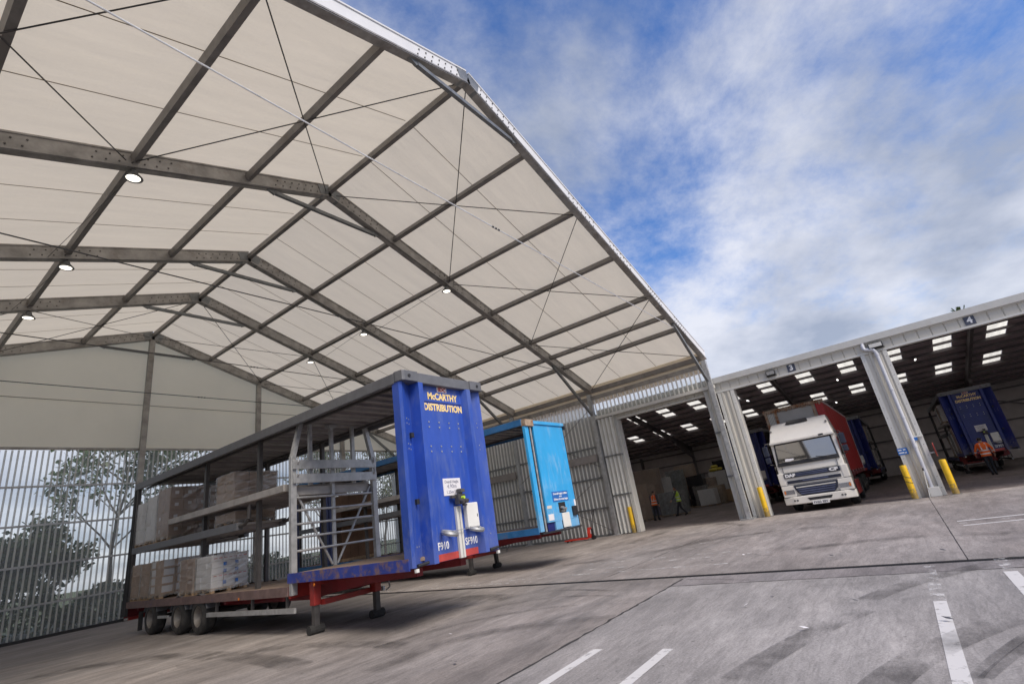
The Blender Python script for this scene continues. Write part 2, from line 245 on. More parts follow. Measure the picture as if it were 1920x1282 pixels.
# ------------------------------------------------------------------ ground
def concrete(name, col, warm, streak=1., seed=0.):
    m = bpy.data.materials.new(name); m.use_nodes = True; t = m.node_tree; b = t.nodes['Principled BSDF']; A = t.nodes.new; K = t.links.new
    b.inputs['Specular IOR Level'].default_value = .3
    c = A('ShaderNodeTexCoord'); mp_ = A('ShaderNodeMapping'); mp_.inputs['Location'].default_value = (seed, seed*.7, 0); K(c.outputs['Object'], mp_.inputs[0])
    def noise(sc, det, ro, vec, dist=0):
        n = A('ShaderNodeTexNoise'); n.inputs['Scale'].default_value = sc; n.inputs['Detail'].default_value = det; n.inputs['Roughness'].default_value = ro; n.inputs['Distortion'].default_value = dist; K(vec, n.inputs['Vector']); return n.outputs[0]
    def ramp(v, a, bb, lo, hi):
        r = A('ShaderNodeMapRange'); r.inputs[1].default_value = a; r.inputs[2].default_value = bb; r.inputs[3].default_value = lo; r.inputs[4].default_value = hi; K(v, r.inputs[0]); return r.outputs[0]
    def mul(a, bb):
        n = A('ShaderNodeMath'); n.operation = 'MULTIPLY'; K(a, n.inputs[0]); K(bb, n.inputs[1]); return n.outputs[0]
    big = ramp(noise(.22, 5, .55, mp_.outputs[0], .4), .33, .67, .76, 1.1)
    ms = A('ShaderNodeMapping'); ms.inputs['Rotation'].default_value = (0, 0, R(28)); ms.inputs['Scale'].default_value = (.55, 1.7, 1); K(mp_.outputs[0], ms.inputs[0])
    st = ramp(noise(.7, 7, .68, ms.outputs[0], .6), .34, .64, 1-.30*streak, 1.1)
    mt = A('ShaderNodeMapping'); mt.inputs['Rotation'].default_value = (0, 0, R(-12)); mt.inputs['Scale'].default_value = (.5, 2.2, 1); K(mp_.outputs[0], mt.inputs[0])
    st2 = ramp(noise(.9, 8, .7, mt.outputs[0], 1.0), .36, .62, 1-.24*streak, 1.08)
    blot = ramp(noise(1.3, 6, .7, mp_.outputs[0], .8), .3, .5, .86, 1.)
    fine = ramp(noise(38, 5, .8, mp_.outputs[0]), .3, .7, .66, 1.26)
    mu = A('ShaderNodeMapping'); mu.inputs['Rotation'].default_value = (0, 0, R(15)); mu.inputs['Scale'].default_value = (1, 6, 1); K(mp_.outputs[0], mu.inputs[0])
    scr = ramp(noise(2.2, 8, .75, mu.outputs[0], 1.5), .36, .60, .80, 1.1)
    spots = ramp(noise(9, 2, .5, mp_.outputs[0]), .26, .31, .55, 1.)
    v = mul(mul(mul(big, st), mul(st2, blot)), mul(mul(fine, scr), spots))
    mx_ = A('ShaderNodeMix'); mx_.data_type = 'RGBA'; mx_.inputs[6].default_value = col+(1,); mx_.inputs[7].default_value = warm+(1,); K(ramp(noise(.35, 4, .6, ms.outputs[0]), .38, .62, 0, 1), mx_.inputs[0])
    vm = A('ShaderNodeVectorMath'); vm.operation = 'SCALE'; K(mx_.outputs[2], vm.inputs[0]); K(v, vm.inputs['Scale']); K(vm.outputs[0], b.inputs['Base Color'])
    K(ramp(st, .6, 1.1, .55, .85), b.inputs['Roughness'])
    bp = A('ShaderNodeBump'); bp.inputs['Strength'].default_value = .35; bp.inputs['Distance'].default_value = .006; K(noise(80, 4, .7, mp_.outputs[0]), bp.inputs['Height']); K(bp.outputs[0], b.inputs['Normal'])
    return m
CA = concrete('pale yard concrete', (.365, .348, .345), (.335, .317, .312), .7, 3.)
CB = concrete('worn yard concrete', (.335, .308, .297), (.285, .257, .243), 1.0, 11.)
CC = concrete('apron concrete', (.36, .33, .32), (.322, .288, .275), .85, 23.)
CD = concrete('rough strip concrete', (.31, .29, .293), (.285, .26, .26), .7, 31.)
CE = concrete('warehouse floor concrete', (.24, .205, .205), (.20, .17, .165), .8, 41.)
GR = mat('grass verge', (.07, .09, .035), .9, 0, .5, .8, bump=.5, bscale=20)
TAR = mat('joint sealant', (.045, .043, .043), .8, 0, .3, 5)
ground = struct(MB().box(-400, 400, -400, 400, -.5, -.03).build('ground', GR))
yard = struct(MB().box(-60, 17.3, -60, 23.4, -.0295, -.014).build('yard', TAR))
xd = lambda y: 1.95+.0485*(y+7.4)
G_ = .014
def slab(poly, m_, top=0.):
    n = len(poly); mb = MB(); mb.prism(poly, (0, 0, -.0138), (1, 0, 0), (0, 1, 0), (0, 0, .0138+top)); return mb.build('concrete_slab', m_, yard)
ys = [-60, -31, -14.2, -2.14]
for a, b_ in zip(ys, ys[1:]):
    slab([(-60, a), (1.15, a), (1.15, b_-G_), (-60, b_-G_)], CA)
    slab([(1.15+G_, a), (xd(a)-.11, a), (xd(b_)-.11, b_-G_), (1.15+G_, b_-G_)], CD)
ys = [-2.14, 9.4, 23.3]
for a, b_ in zip(ys, ys[1:]): slab([(-60, a), (xd(a)-.11, a), (xd(b_)-.11, b_-G_), (-60, b_-G_)], CB)
ys = [-60, -26.5, -19.9, -13.3, -6.75, .1, 9.4, 23.3]
for a, b_ in zip(ys, ys[1:]): slab([(xd(a)+.11, a), (17.3, a), (17.3, b_-G_), (xd(b_)+.11, b_-G_)], CC)
# drainage channel with its grating bars
drain = thing('drain_channel', 'dark slotted drainage channel running across the concrete yard', 'drain', (0, 0, 0))
MB().prism([(xd(-60)-.108, -60), (xd(-60)+.108, -60), (xd(23.2)+.108, 23.2), (xd(23.2)-.108, 23.2)], (0, 0, -.0138), (1, 0, 0), (0, 1, 0), (0, 0, .004)).build('channel_bed', M['dark'], drain)
for s_ in (-.09, -.03, .03, .09): MB().beam((xd(-60)+s_, -60, -.006), (xd(23.2)+s_, 23.2, -.006), .014, .005).build('grating_bar', M['dark'], drain)
# painted bay lines
PAINT = bpy.data.materials.new('worn white line paint'); PAINT.use_nodes = True
_t = PAINT.node_tree; _b = _t.nodes['Principled BSDF']; _b.inputs['Base Color'].default_value = (.66, .65, .65, 1); _b.inputs['Roughness'].default_value = .7
_c = _t.nodes.new('ShaderNodeTexCoord'); _n = _t.nodes.new('ShaderNodeTexNoise'); _n.inputs['Scale'].default_value = 3.2; _n.inputs['Detail'].default_value = 9; _n.inputs['Roughness'].default_value = .75; _t.links.new(_c.outputs['Object'], _n.inputs['Vector'])
_r = _t.nodes.new('ShaderNodeMapRange'); _r.inputs[1].default_value = .34; _r.inputs[2].default_value = .46; _r.inputs[3].default_value = .25; _r.inputs[4].default_value = .92; _t.links.new(_n.outputs[0], _r.inputs[0]); _t.links.new(_r.outputs[0], _b.inputs['Alpha'])
FADED = PAINT.copy(); FADED.name = 'faded line paint'
for n in FADED.node_tree.nodes:
    if n.type == 'MAP_RANGE': n.inputs[1].default_value = .49; n.inputs[2].default_value = .58; n.inputs[3].default_value = 0; n.inputs[4].default_value = .75
def line(pts, m_, z=.004): mb = MB(); mb.face([(x, y, z) for x, y in pts]); o = mb.build('painted_line', m_, yard); return o
line([(-5.2, -2.66), (-5.2, -2.79), (-2.86, -2.79), (-2.86, -2.66)], PAINT); line([(-5.2, -3.56), (-5.2, -3.69), (-2.80, -3.69), (-2.80, -3.56)], PAINT)
line([(-7, -6.22), (-7, -6.35), (-.75, -6.33), (-.75, -6.20)], PAINT); line([(-.72, -6.19), (-.72, -6.33), (1.8, -6.31), (1.8, -6.17)], FADED)
line([(-7, -7.05), (-7, -7.20), (.9, -7.19), (.9, -7.04)], PAINT); line([(.93, -7.06), (.93, -7.2), (2.0, -7.19), (2.0, -7.05)], FADED)
line([(7.6, -7.0), (7.75, -7.0), (8.2, -13), (8.05, -13)], PAINT); line([(6.62, -7.05), (6.75, -7.05), (7.3, -13), (7.17, -13)], PAINT); line([(7.12, -7.0), (7.22, -7.0), (7.4, -8.0), (7.3, -8)], FADED)
for i, (x, a, b_) in enumerate(((3.55, 1.7, -2.6), (2.95, 8.8, 2.4), (4.35, 1.6, -.3), (3.4, 7.6, 2.2), (5.6, 2.2, -3.0), (4.9, -.4, -3.4), (8.4, 3.8, -1.4))): line([(x, a), (x+.12, a), (x+.12, b_), (x, b_)], FADED, .004)
# tyre marks: thin rubber smears on the concrete
SMEAR = bpy.data.materials.new('tyre rubber smear'); SMEAR.use_nodes = True; _t = SMEAR.node_tree; _b = _t.nodes['Principled BSDF']; _b.inputs['Base Color'].default_value = (.04, .037, .037, 1); _b.inputs['Roughness'].default_value = .8
_c = _t.nodes.new('ShaderNodeTexCoord'); _n = _t.nodes.new('ShaderNodeTexNoise'); _n.inputs['Scale'].default_value = 1.1; _n.inputs['Detail'].default_value = 9; _n.inputs['Roughness'].default_value = .7; _t.links.new(_c.outputs['Object'], _n.inputs['Vector'])
_r = _t.nodes.new('ShaderNodeMapRange'); _r.inputs[1].default_value = .40; _r.inputs[2].default_value = .66; _r.inputs[3].default_value = 0; _r.inputs[4].default_value = .45; _t.links.new(_n.outputs[0], _r.inputs[0]); _t.links.new(_r.outputs[0], _b.inputs['Alpha'])
def smear(pix, wd, n=14, z=.007):
    P = [px(x, y, 2, 0) for x, y in pix]; pts = []
    for i in range(n+1):      # quadratic through three points
        t = i/n; a, b_, c_ = P; q = a*(1-t)**2+(b_*2-(a+c_)*.5)*2*t*(1-t)+c_*t*t; pts.append(q)
    mb = MB()
    for i in range(n):
        d = (pts[i+1]-pts[i]).normalized(); s_ = Vector((-d.y, d.x, 0))*wd/2; zz_ = Vector((0, 0, z))
        e = (pts[min(i+2, n)]-pts[i+1]).normalized() if i+1 < n else d; s2 = Vector((-e.y, e.x, 0))*wd/2
        mb.face([pts[i]-s_+zz_, pts[i+1]-s2+zz_, pts[i+1]+s2+zz_, pts[i]+s_+zz_])
    return mb.build('tyre_mark', SMEAR, yard)
for k, (p_, wd) in enumerate([([(1640, 1300), (1760, 1215), (1930, 1150)], .34), ([(1830, 1272), (1870, 1232), (1935, 1185)], .10), ([(1850, 1272), (1885, 1242), (1935, 1205)], .10), ([(1630, 1124), (1740, 1085), (1920, 1044)], .30), ([(1380, 1275), (1500, 1200), (1620, 1145)], .3),
     ([(820, 1150), (1000, 1112), (1150, 1108)], .09), ([(840, 1162), (1010, 1124), (1170, 1118)], .09), ([(700, 1215), (960, 1150), (1180, 1132)], .12), ([(620, 1180), (800, 1130), (960, 1120)], .6), ([(330, 1250), (520, 1215), (760, 1210)], .35), ([(60, 1270), (330, 1230), (560, 1250)], .5), ([(1300, 1020), (1420, 1000), (1600, 985)], .45), ([(1180, 1020), (1300, 985), (1400, 985)], .5), ([(1500, 1030), (1680, 1010), (1900, 1000)], .4), ([(700, 1260), (900, 1190), (1150, 1160)], .35), ([(1050, 1060), (1200, 1040), (1330, 1010)], .4)]): smear(p_, wd, z=.007+.0012*k)
# ragged cracks along the slab edges
rnd_ = random.Random(12)
def crack(p0, p1, wd, n=40, wob=.03):
    mb = MB(); prev = None
    for i in range(n+1):
        t = i/n; q = Vector((p0[0]+(p1[0]-p0[0])*t, p0[1]+(p1[1]-p0[1])*t, .0045)); nrm = Vector((-(p1[1]-p0[1]), p1[0]-p0[0], 0)).normalized(); q = q+nrm*rnd_.uniform(-wob, wob); h = nrm*wd*rnd_.uniform(.15, 1.)/2
        if prev: mb.face([prev[0], prev[1], q+h, q-h])
        prev = (q-h, q+h)
    return mb.build('crack', TAR, yard)
crack((-9, -2.15), (1.9, -2.15), .055, 70, .02); crack((1.15, -2.2), (1.15, -14), .035, 60, .012); crack((2.2, -6.755), (17.2, -6.755), .016, 60, .004); 
crack((1.9, -2.15), (1.35, -3.6), .02, 16, .02); crack((-2, 9.4), (2.4, 9.4), .02, 30, .01); crack((2.9, .1), (17, .1), .02, 50, .01); crack((4.2, -3.4), (9.8, 1.6), .012, 40, .06)
# litter: dead leaves and scraps
random.seed(5)
for i, (x, y) in enumerate([(760, 1170), (815, 1179), (877, 1197), (845, 1192), (855, 1245), (1769, 1034), (1510, 1182), (1452, 1118), (1605, 1130), (1400, 1138), (1780, 1165), (1560, 1044), (1395, 1042), (1650, 1040), (1336, 1053), (300, 1262)]):
    p_ = px(x, y, 2, 0); s_ = random.uniform(.035, .075); a = random.uniform(0, 6.28); mb = MB()
    c_, n_ = Vector((math.cos(a), math.sin(a), 0)), Vector((-math.sin(a), math.cos(a), 0))
    mb.face([c_*-s_, n_*-s_*.35+Vector((0, 0, .012)), c_*s_+Vector((0, 0, .02)), n_*s_*.35+Vector((0, 0, .006))])
    o = mb.build('leaf_scrap', M['ink'] if i % 3 else M['label']); o.location = (p_.x, p_.y, .03)
    tag(o, 'small %s scrap on the concrete %s' % ('dark curled' if i % 3 else 'pale paper', ['just ahead of the nearest landing legs', 'right of the nearest landing legs', 'ahead of the blue bulkhead', 'between the blue bulkhead and the bottom edge', 'near the bottom, left of the short white lines', 'beyond the drain, at the slab joint', 'midway between short and long white lines', 'just before the drain, left of the long line', 'left of the top of the long white line', 'before the drain below the canopy post', 'right beside the long white line', 'beyond the drain below the white truck', 'beyond the drain below the bay two post', 'beyond the drain left of the slab joint', 'at the drain right of the light blue trailer', 'at the bottom left, ahead of the trailer wheels'][i]), 'scrap', 'scraps on the yard')

# ------------------------------------------------------------------ canopy building
XR, ZR, ZE = 17.28, 13.70, 8.08
FY = [0, 6.81, 12.64, 17.36, 23.0]
rz = lambda x: ZR-(ZR-ZE)*abs(x)/XR
UP = [1/6, 1/3, .497, .667, .766, .836]
canopy = thing('canopy_building', 'tall open-fronted canopy with cream fabric roof and aluminium arches over the trailers', 'canopy', (0, FY[0], 0))
SL = Vector((XR, 0, ZE-ZR)).normalized()
def bolts(mb, x0, x1, y, side, n=6, rows=2, r=.022):
    for i in range(n):
        x = x0+(x1-x0)*i/(n-1)
        for k in range(rows):
            z = rz(x)+(-.10 if k == 0 else .10)+(.03 if i % 2 else -.03)*0; mb.cyl((x+(.06 if k else 0), y, z), (x+(.06 if k else 0), y+side*.02, z), r, 6)
for i, y in enumerate(FY):
    fr = bpy.data.objects.new('portal_frame', None); COL.objects.link(fr); fr.parent = canopy
    for s in (-1, 1):
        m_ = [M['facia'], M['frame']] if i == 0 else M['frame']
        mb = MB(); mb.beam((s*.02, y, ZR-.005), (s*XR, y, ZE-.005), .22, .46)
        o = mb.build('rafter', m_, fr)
        if i == 0:      # outward and upper faces take the bright metal, others the frame metal
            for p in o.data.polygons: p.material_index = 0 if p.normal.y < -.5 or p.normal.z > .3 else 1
        # flange strips along rafter
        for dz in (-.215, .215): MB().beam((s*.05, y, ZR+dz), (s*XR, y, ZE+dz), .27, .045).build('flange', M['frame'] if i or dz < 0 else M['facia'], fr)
        MB().box(s*17.0-.13, s*17.0+.13, y-.11, y+.11, .02, 7.75).build('post', M['galv'], fr)
        MB().box(s*17.0-.26, s*17.0+.26, y-.25, y+.25, .001, .03).build('base_plate', M['galv'], fr)
        MB().beam((s*13.5, y, rz(13.5)-.26), (s*16.9, y, 6.55), .12, .14).build('knee_brace', M['strut'], fr)
        mb = MB()
        for x0, x1 in ((.5, 2.0), (5.0, 6.6), (7.8, 9.4), (11.0, 12.2), (13.6, 14.8)):
            for side in (-1, 1): bolts(mb, s*x0, s*x1, y+side*.112, side, 7)
        stuff(mb.build('bolts', M['bolt'], fr))
    mb = MB(); mb.beam((-.42, y-.002, rz(.42)+.02), (0, y-.002, ZR+.03), .25, .5); mb.beam((.42, y-.002, rz(.42)+.02), (0, y-.002, ZR+.03), .25, .5); mb.build('ridge_bracket', M['strut'], fr)
    MB().beam((-1.95, y, 12.72), (1.95, y, 12.72), .11, .12).build('collar_strut', M['strut'], fr)
    for s in (-1, 1): MB().beam((s*1.95, y, 12.72), (s*2.3, y, 12.86), .08, .2).build('collar_bracket', M['strut'], fr)
    if i < 4:
        MB().cyl((-13.5, y, 8.85), (13.5, y, 8.85), .016 if i else .015, 6).build('tie_rod', M['cable'] if i else M['rod'], fr)  # front rod coloured pale to carry its sky highlight
        mb = MB()
        for k in range(3): mb.cyl((.2+.12*k, y, 8.85), (.26+.12*k, y, 8.85), .026, 6)
        mb.build('turnbuckle', M['cable'], fr)
for i in range(4):
    y0, y1 = FY[i], FY[i+1]
    for s in (-1, 1):
        for u in UP:
            x = s*u*XR; MB().beam((x, y0+.13, rz(x)+.02), (x, y1-.13, rz(x)+.02), .15, .2, (s*.309, 0, .951)).build('purlin', M['purlin'], canopy)
        MB().beam((s*XR, y0+.13, ZE-.10), (s*XR, y1-.13, ZE-.10), .16, .24).build('eave_purlin', M['purlin'], canopy)
        # fabric panel, sagging a little between the arches
        mb = MB(); nx, ny = 14, 6; g_ = []
        for a in range(nx+1):
            x = s*(XR+.12)*a/nx
            for b_ in range(ny+1):
                t = b_/ny; g_.append((x, y0+.0+(y1-y0)*t, rz(x)+.262-.05*math.sin(math.pi*t)*(.6+.4*math.sin(a*2.2))))
        mb.v = g_
        for a in range(nx):
            for b_ in range(ny): k = a*(ny+1)+b_; mb.f.append((k, k+1, k+ny+2, k+ny+1)); mb.m.append(0)
        mb.build('roof_panel', M['fabric'], canopy, smooth=True)
        for t in (.36, .68):
            MB().beam((s*.1, y0+(y1-y0)*t, rz(.1)+.205), (s*XR, y0+(y1-y0)*t+.12, ZE+.205), .022, .006).build('fabric_seam', M['seam'], canopy)
        MB().box(s*(XR+.10), s*(XR+.13), y0, y1, ZE-.85, ZE+.25).build('valance', M['fabric'], canopy)
    MB().beam((0, y0+.13, ZR+.0), (0, y1-.13, ZR+.0), .15, .2).build('ridge_purlin', M['purlin'], canopy)
# cross cables in the first and last bay
def cable(a, b_, r=.014): MB().cyl(a, b_, r, 6).build('bracing_cable', M['cable'], canopy)
for i, r in ((0, .016), (3, .014)):
    for s in (-1, 1):
        for ua, ub in ((.012, .333), (.345, .660), (.672, .99)):
            for e in ((0, 1), (1, 0)):
                a = (s*ua*XR, FY[i+e[0]]+(.2 if e[0] == 0 else -.2), rz(ua*XR)-.1); b_ = (s*ub*XR, FY[i+e[1]]+(.2 if e[1] == 0 else -.2), rz(ub*XR)-.1); cable(a, b_, r)
for s in (-1, 1):
    for i in (1, 2):   # light feed wire along the lamps
        x = s*5.7; cable((x, FY[i]+.15, rz(x)-.3), (x+.5*s, FY[i+1]-.15, rz(x)-.35), .008)
        cable((s*5.9, FY[i]-.14, rz(5.9)-.26), (s*1.8, FY[i]-.14, rz(1.8)-.3), .008)
# wall bracing cables by the right-hand wall
for a, b_ in (((16.9, 6.9, 6.9), (16.9, 12.5, 3.6)), ((16.9, 12.5, 6.9), (16.9, 6.9, 3.6)), ((16.9, 6.9, 3.2), (16.9, 12.5, .2)), ((16.9, 12.5, 3.2), (16.9, 6.9, .2))): cable(a, b_, .012)
# end wall
EY = 23.0; ZC = 7.66
endw = bpy.data.objects.new('end_wall', None); COL.objects.link(endw); endw.parent = canopy
mb = MB(); mb.face([(-XR, EY+.16, ZC), (XR, EY+.16, ZC), (XR, EY+.16, ZE+.2), (0, EY+.16, ZR+.2), (-XR, EY+.16, ZE+.2)]); mb.build('gable_fabric', M['gable'], endw)
MB().box(-XR, XR, EY+.1, EY+.15, ZC-.06, ZC+.06).build('gable_rail', M['frame'], endw)
MB().box(-XR, XR, EY+.15, EY+.17, 9.9, 9.93).build('fabric_seam', M['seam'], endw)
for x in (-11.45, -5.73, 0, 5.73, 11.45): MB().box(x-.12, x+.12, EY-.12, EY+.09, .02, rz(x)-.24).build('gable_post', M['frame'], endw)
for z in (6.02, 4.42, 2.82, 1.3): MB().box(-17.0, 17.0, EY+.02, EY+.095, z-.04, z+.04).build('sheeting_rail', M['galv'], endw)
def sheet(x0, wd, z0, z1, pitch, depth, nrib, name='sheet'):
    """one clear corrugated panel, running along +x from the origin, ribs towards -y"""
    mb = MB(); rw = pitch*.36
    for k in range(nrib):
        a = k*pitch; q = [(a, 0), (a+pitch-rw, 0), (a+pitch-rw*.72, -depth), (a+pitch-rw*.28, -depth), (a+pitch, 0)]
        for j in range(4):
            mb.mi = 0 if j == 0 else 1; mb.face([(q[j][0], q[j][1], z0), (q[j+1][0], q[j+1][1], z0), (q[j+1][0], q[j+1][1], z1), (q[j][0], q[j][1], z1)])
    return mb
proto = None
for k in range(34):
    if proto is None: proto = sheet(0, 1, .10, ZC-.08, .2, .045, 5).build('corrugated_sheet', [M['clear'], M['rib']], endw); o = proto
    else: o = share(proto, 'corrugated_sheet', endw)
    o.location = (-17.0+k*1.0, EY+.15, 0)
MB().box(-17.2, 17.2, EY+.0, EY+.22, .0, .12).build('plinth', M['dark'], endw)
# right-hand side wall along the warehouse
sidew = bpy.data.objects.new('side_wall', None); COL.objects.link(sidew); sidew.parent = canopy
SX = 17.12
MB().box(SX-.16, SX-.04, .13, EY-.13, 7.40, 7.62).build('wall_head_rail', M['frame'], sidew)
pr = None
for k in range(16):            # full-height sheets from the folding door to the end wall
    y = 6.95+k*1.0
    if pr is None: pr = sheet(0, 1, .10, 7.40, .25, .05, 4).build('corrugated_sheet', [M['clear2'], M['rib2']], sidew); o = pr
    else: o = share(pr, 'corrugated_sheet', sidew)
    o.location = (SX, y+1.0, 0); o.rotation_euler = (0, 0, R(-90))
ps = None
for k in range(7):             # strip over the door of the front bay
    if ps is None: ps = sheet(0, 1, 6.45, 7.40, .25, .05, 4).build('corrugated_sheet', [M['clear'], M['rib2']], sidew); o = ps
    else: o = share(ps, 'corrugated_sheet', sidew)
    o.location = (SX, -.1+k*.985+.985, 0); o.rotation_euler = (0, 0, R(-90))
MB().box(SX-.12, SX+.10, -.15, 6.7, 6.28, 6.445).build('door_header', M['trim'], sidew)
for z in (1.45, 3.05, 4.75): MB().box(SX-.13, SX-.055, 6.95, EY-.2, z-.045, z+.045).build('sheeting_rail', M['strut'], sidew)
for y in (6.95, 12.8): MB().box(SX-.32, SX-.135, y+.1, y+3.4, 3.95, 4.35).build('crash_rail', M['crash'], sidew)
MB().box(SX-.1, SX+.06, 6.9, EY-.1, .0, .10).build('plinth', M['strut'], sidew)
# left-hand side wall, out of view: solid sheets added to darken the ground inside
lw = bpy.data.objects.new('side_wall', None); COL.objects.link(lw); lw.parent = canopy; pl = None
for k in range(23):
    if pl is None: pl = MB().prism([(0, 0), (.05, .05), (.2, .05), (.25, 0), (.5, 0), (.55, .05), (.7, .05), (.75, 0), (.985, 0), (.985, -.02), (0, -.02)], (-17.15, 0, .05), (0, 1, 0), (1, 0, 0), (0, 0, 7.6)).build('wall_sheet', M['backclad'], lw); o = pl
    else: o = share(pl, 'wall_sheet', lw)
    o.location = (0, k*1.0, 0)
# high-bay lamps hung under the arches
LAB = {(-1, 1): 'largest lit high-bay lamp under the second arch, left of the ridge', (-1, 2): 'lit high-bay lamp under the third arch, left of the ridge', (-1, 3): 'small lit high-bay lamp under the fourth arch, left of the ridge',
       (1, 1): 'lit high-bay lamp under the second arch, right of the ridge', (1, 2): 'lit high-bay lamp under the third arch, right of the ridge', (1, 3): 'smallest lit high-bay lamp under the fourth arch, right of the ridge'}
for s in (-1, 1):
    for i in (1, 2, 3):
        y = FY[i]-.02; x = s*5.72; zt = rz(x)-.24
        t = thing('highbay_lamp', LAB[(s, i)], 'lamp', (x, y, zt), 0, 'high-bay lamps under the canopy')
        MB().cyl((0, 0, 0), (0, 0, -.06), .04, 8).build('bracket', M['dark'], t)
        MB().lathe([(.0, -.04), (.08, -.05), (.10, -.13), (.18, -.22), (.215, -.27), (.16, -.275)], (0, 0, 0), (0, 0, 1)).build('housing', M['strut'], t, smooth=True)
        MB().lathe([(.0, -.272), (.155, -.272), (.16, -.262)], (0, 0, 0), (0, 0, 1)).build('lens', M['lampwhite'], t)

# ------------------------------------------------------------------ warehouse
WX, WB, WR, ZG = 17.4, 53., 35.2, 6.5
wh = thing('warehouse', 'long grey clad warehouse with open numbered loading bays and rooflights', 'warehouse', (0, 0, 0))
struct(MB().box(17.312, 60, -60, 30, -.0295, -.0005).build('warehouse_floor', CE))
# portal rafters, front columns, rear columns
for y in (-25.8, -12.9, 0, 13.0):
    MB().beam((17.9, y, 6.2), (WR, y, 9.45), .2, .5).build('roof_rafter', M['steel'], wh); MB().beam((WR, y, 9.45), (WB-.4, y, 6.15), .2, .5).build('roof_rafter', M['steel'], wh)
    MB().beam((47.5, y, 6.75), (52.6, y, 5.3), .18, .5).build('haunch', M['steel'], wh)
    MB().box(WB-.75, WB-.35, y-.1, y+.1, 0, 6.2).build('rear_column', M['steel'], wh)
for y in (-32.4, -6.9, 6.2, 19.5): MB().box(WB-.75, WB-.35, y-.1, y+.1, 0, 6.2).build('rear_column', M['steel'], wh)
# rear, side walls
k0 = None
for k in range(59):
    y = -34+k*1.0
    if k0 is None: k0 = MB().box(WB-.1, WB, 0, .9995, 0, 6.6).build('rear_wall_sheet', M['whwall'], wh); o = k0
    else: o = share(k0, 'rear_wall_sheet', wh)
    o.location = (0, y, 0)
for z in (1.6, 3.2, 4.7, 5.9): MB().box(WB-.32, WB-.12, -34, 25, z-.07, z+.07).build('wall_girt', M['steel'], wh)
for y in (-34., 25.): MB().prism([(WX, 0), (WB, 0), (WB, 6.5), (WR, 9.8), (WX, 6.6)], (0, y, 0), (1, 0, 0), (0, 0, 1), (0, .12, 0)).build('end_wall', M['whwall'], wh)
MB().beam((WB-.3, 13., 4.6), (WB-.3, 25., .8), .1, .1).build('wall_brace', M['steel'], wh); MB().beam((WB-.3, -13., 5.6), (WB-.3, -25., .8), .1, .1).build('wall_brace', M['steel'], wh)
# roof: opaque sheets with rooflights let in
def roof(xa, za, xb, zb, rows):
    zf = lambda x: za+(zb-za)*(x-xa)/(xb-xa)
    def piece(x0, x1, y0, y1, nm, m_, th=.05, dz=0.): MB().hexa([(x0, y0, zf(x0)-th+dz), (x1, y0, zf(x1)-th+dz), (x1, y1, zf(x1)-th+dz), (x0, y1, zf(x0)-th+dz), (x0, y0, zf(x0)+dz), (x1, y0, zf(x1)+dz), (x1, y1, zf(x1)+dz), (x0, y1, zf(x0)+dz)]).build(nm, m_, wh)
    yc = [-33.2+3.11*k for k in range(19)]; prev = -34.1
    for y in yc:
        piece(xa, xb, prev, y-.56, 'roof_sheet', M['inner']); prev = y+.56; last = xa
        for r0, r1 in rows:
            piece(last, r0, y-.56, y+.56, 'roof_sheet', M['inner']); mb = MB(); mb.face([(r0, y-.56, zf(r0)-.02), (r1, y-.56, zf(r1)-.02), (r1, y+.56, zf(r1)-.02), (r0, y+.56, zf(r0)-.02)]); mb.build('rooflight', M['sky_sheet'], wh); last = r1
        piece(last, xb, y-.56, y+.56, 'roof_sheet', M['inner'])
    piece(xa, xb, prev, 25.2, 'roof_sheet', M['inner'])
    n = int((xb-xa)/1.45)
    for i in range(1, n+1):
        x = xa+(xb-xa)*(i-.5)/n; MB().beam((x, -34, zf(x)-.17), (x, 25, zf(x)-.17), .07, .2).build('roof_purlin', M['steel'], wh)
roof(WR, 9.85, WB+.2, 6.5, [(37.6, 41.0), (43.7, 47.0)]); roof(WX+.1, 6.62, WR, 9.85, [(19.6, 25.6), (27.6, 33.4)])  # near-slope rooflights, out of view, added and lengthened to brighten the interior
# facade above the bays: narrow cladding panels, gutter, number plates
BAYS = [(.45, 5.57), (-6.38, -.92), (-13.0, -7.37), (-19.6, -14.0)]
pan = None; y = -22.2
while y < 6.9:
    if pan is None: pan = MB().prism([(0, 0), (.03, -.035), (.42, -.035), (.45, 0)], (WX, 0, 6.12), (0, 1, 0), (1, 0, 0), (0, 0, .36)).build('cladding_panel', M['clad'], wh); o = pan
    else: o = share(pan, 'cladding_panel', wh)
    o.location = (0, y, 0); y += .455
MB().box(WX+.002, WX+.1, -22.2, 25, 6.1, 6.6).build('header_wall', M['clad'], wh)
MB().box(WX-.06, WX+.25, -22.2, 6.4, 6.03, 6.115).build('lintel_trim', M['trim'], wh)
MB().prism([(0, 0), (.06, -.14), (.06, -.2), (-.05, -.27), (-.22, -.27), (-.25, 0), (-.22, 0), (-.2, -.2), (-.03, -.2)], (WX+.05, -22.2, 6.79), (1, 0, 0), (0, 0, 1), (0, 28.8, 0)).build('gutter', M['trim'], wh)
MB().box(WX-.05, WX+.05, -22.2, 6.6, 6.47, 6.53).build('gutter_soffit', M['trim'], wh)
# wall of the warehouse behind the canopy's side sheets
for k in range(19): MB().prism([(0, 0), (.04, -.03), (.94, -.03), (.98, 0)], (WX, 6.55+k*.985, 0), (0, 1, 0), (1, 0, 0), (0, 0, 6.1)).build('wall_sheet', M['backclad'], wh)
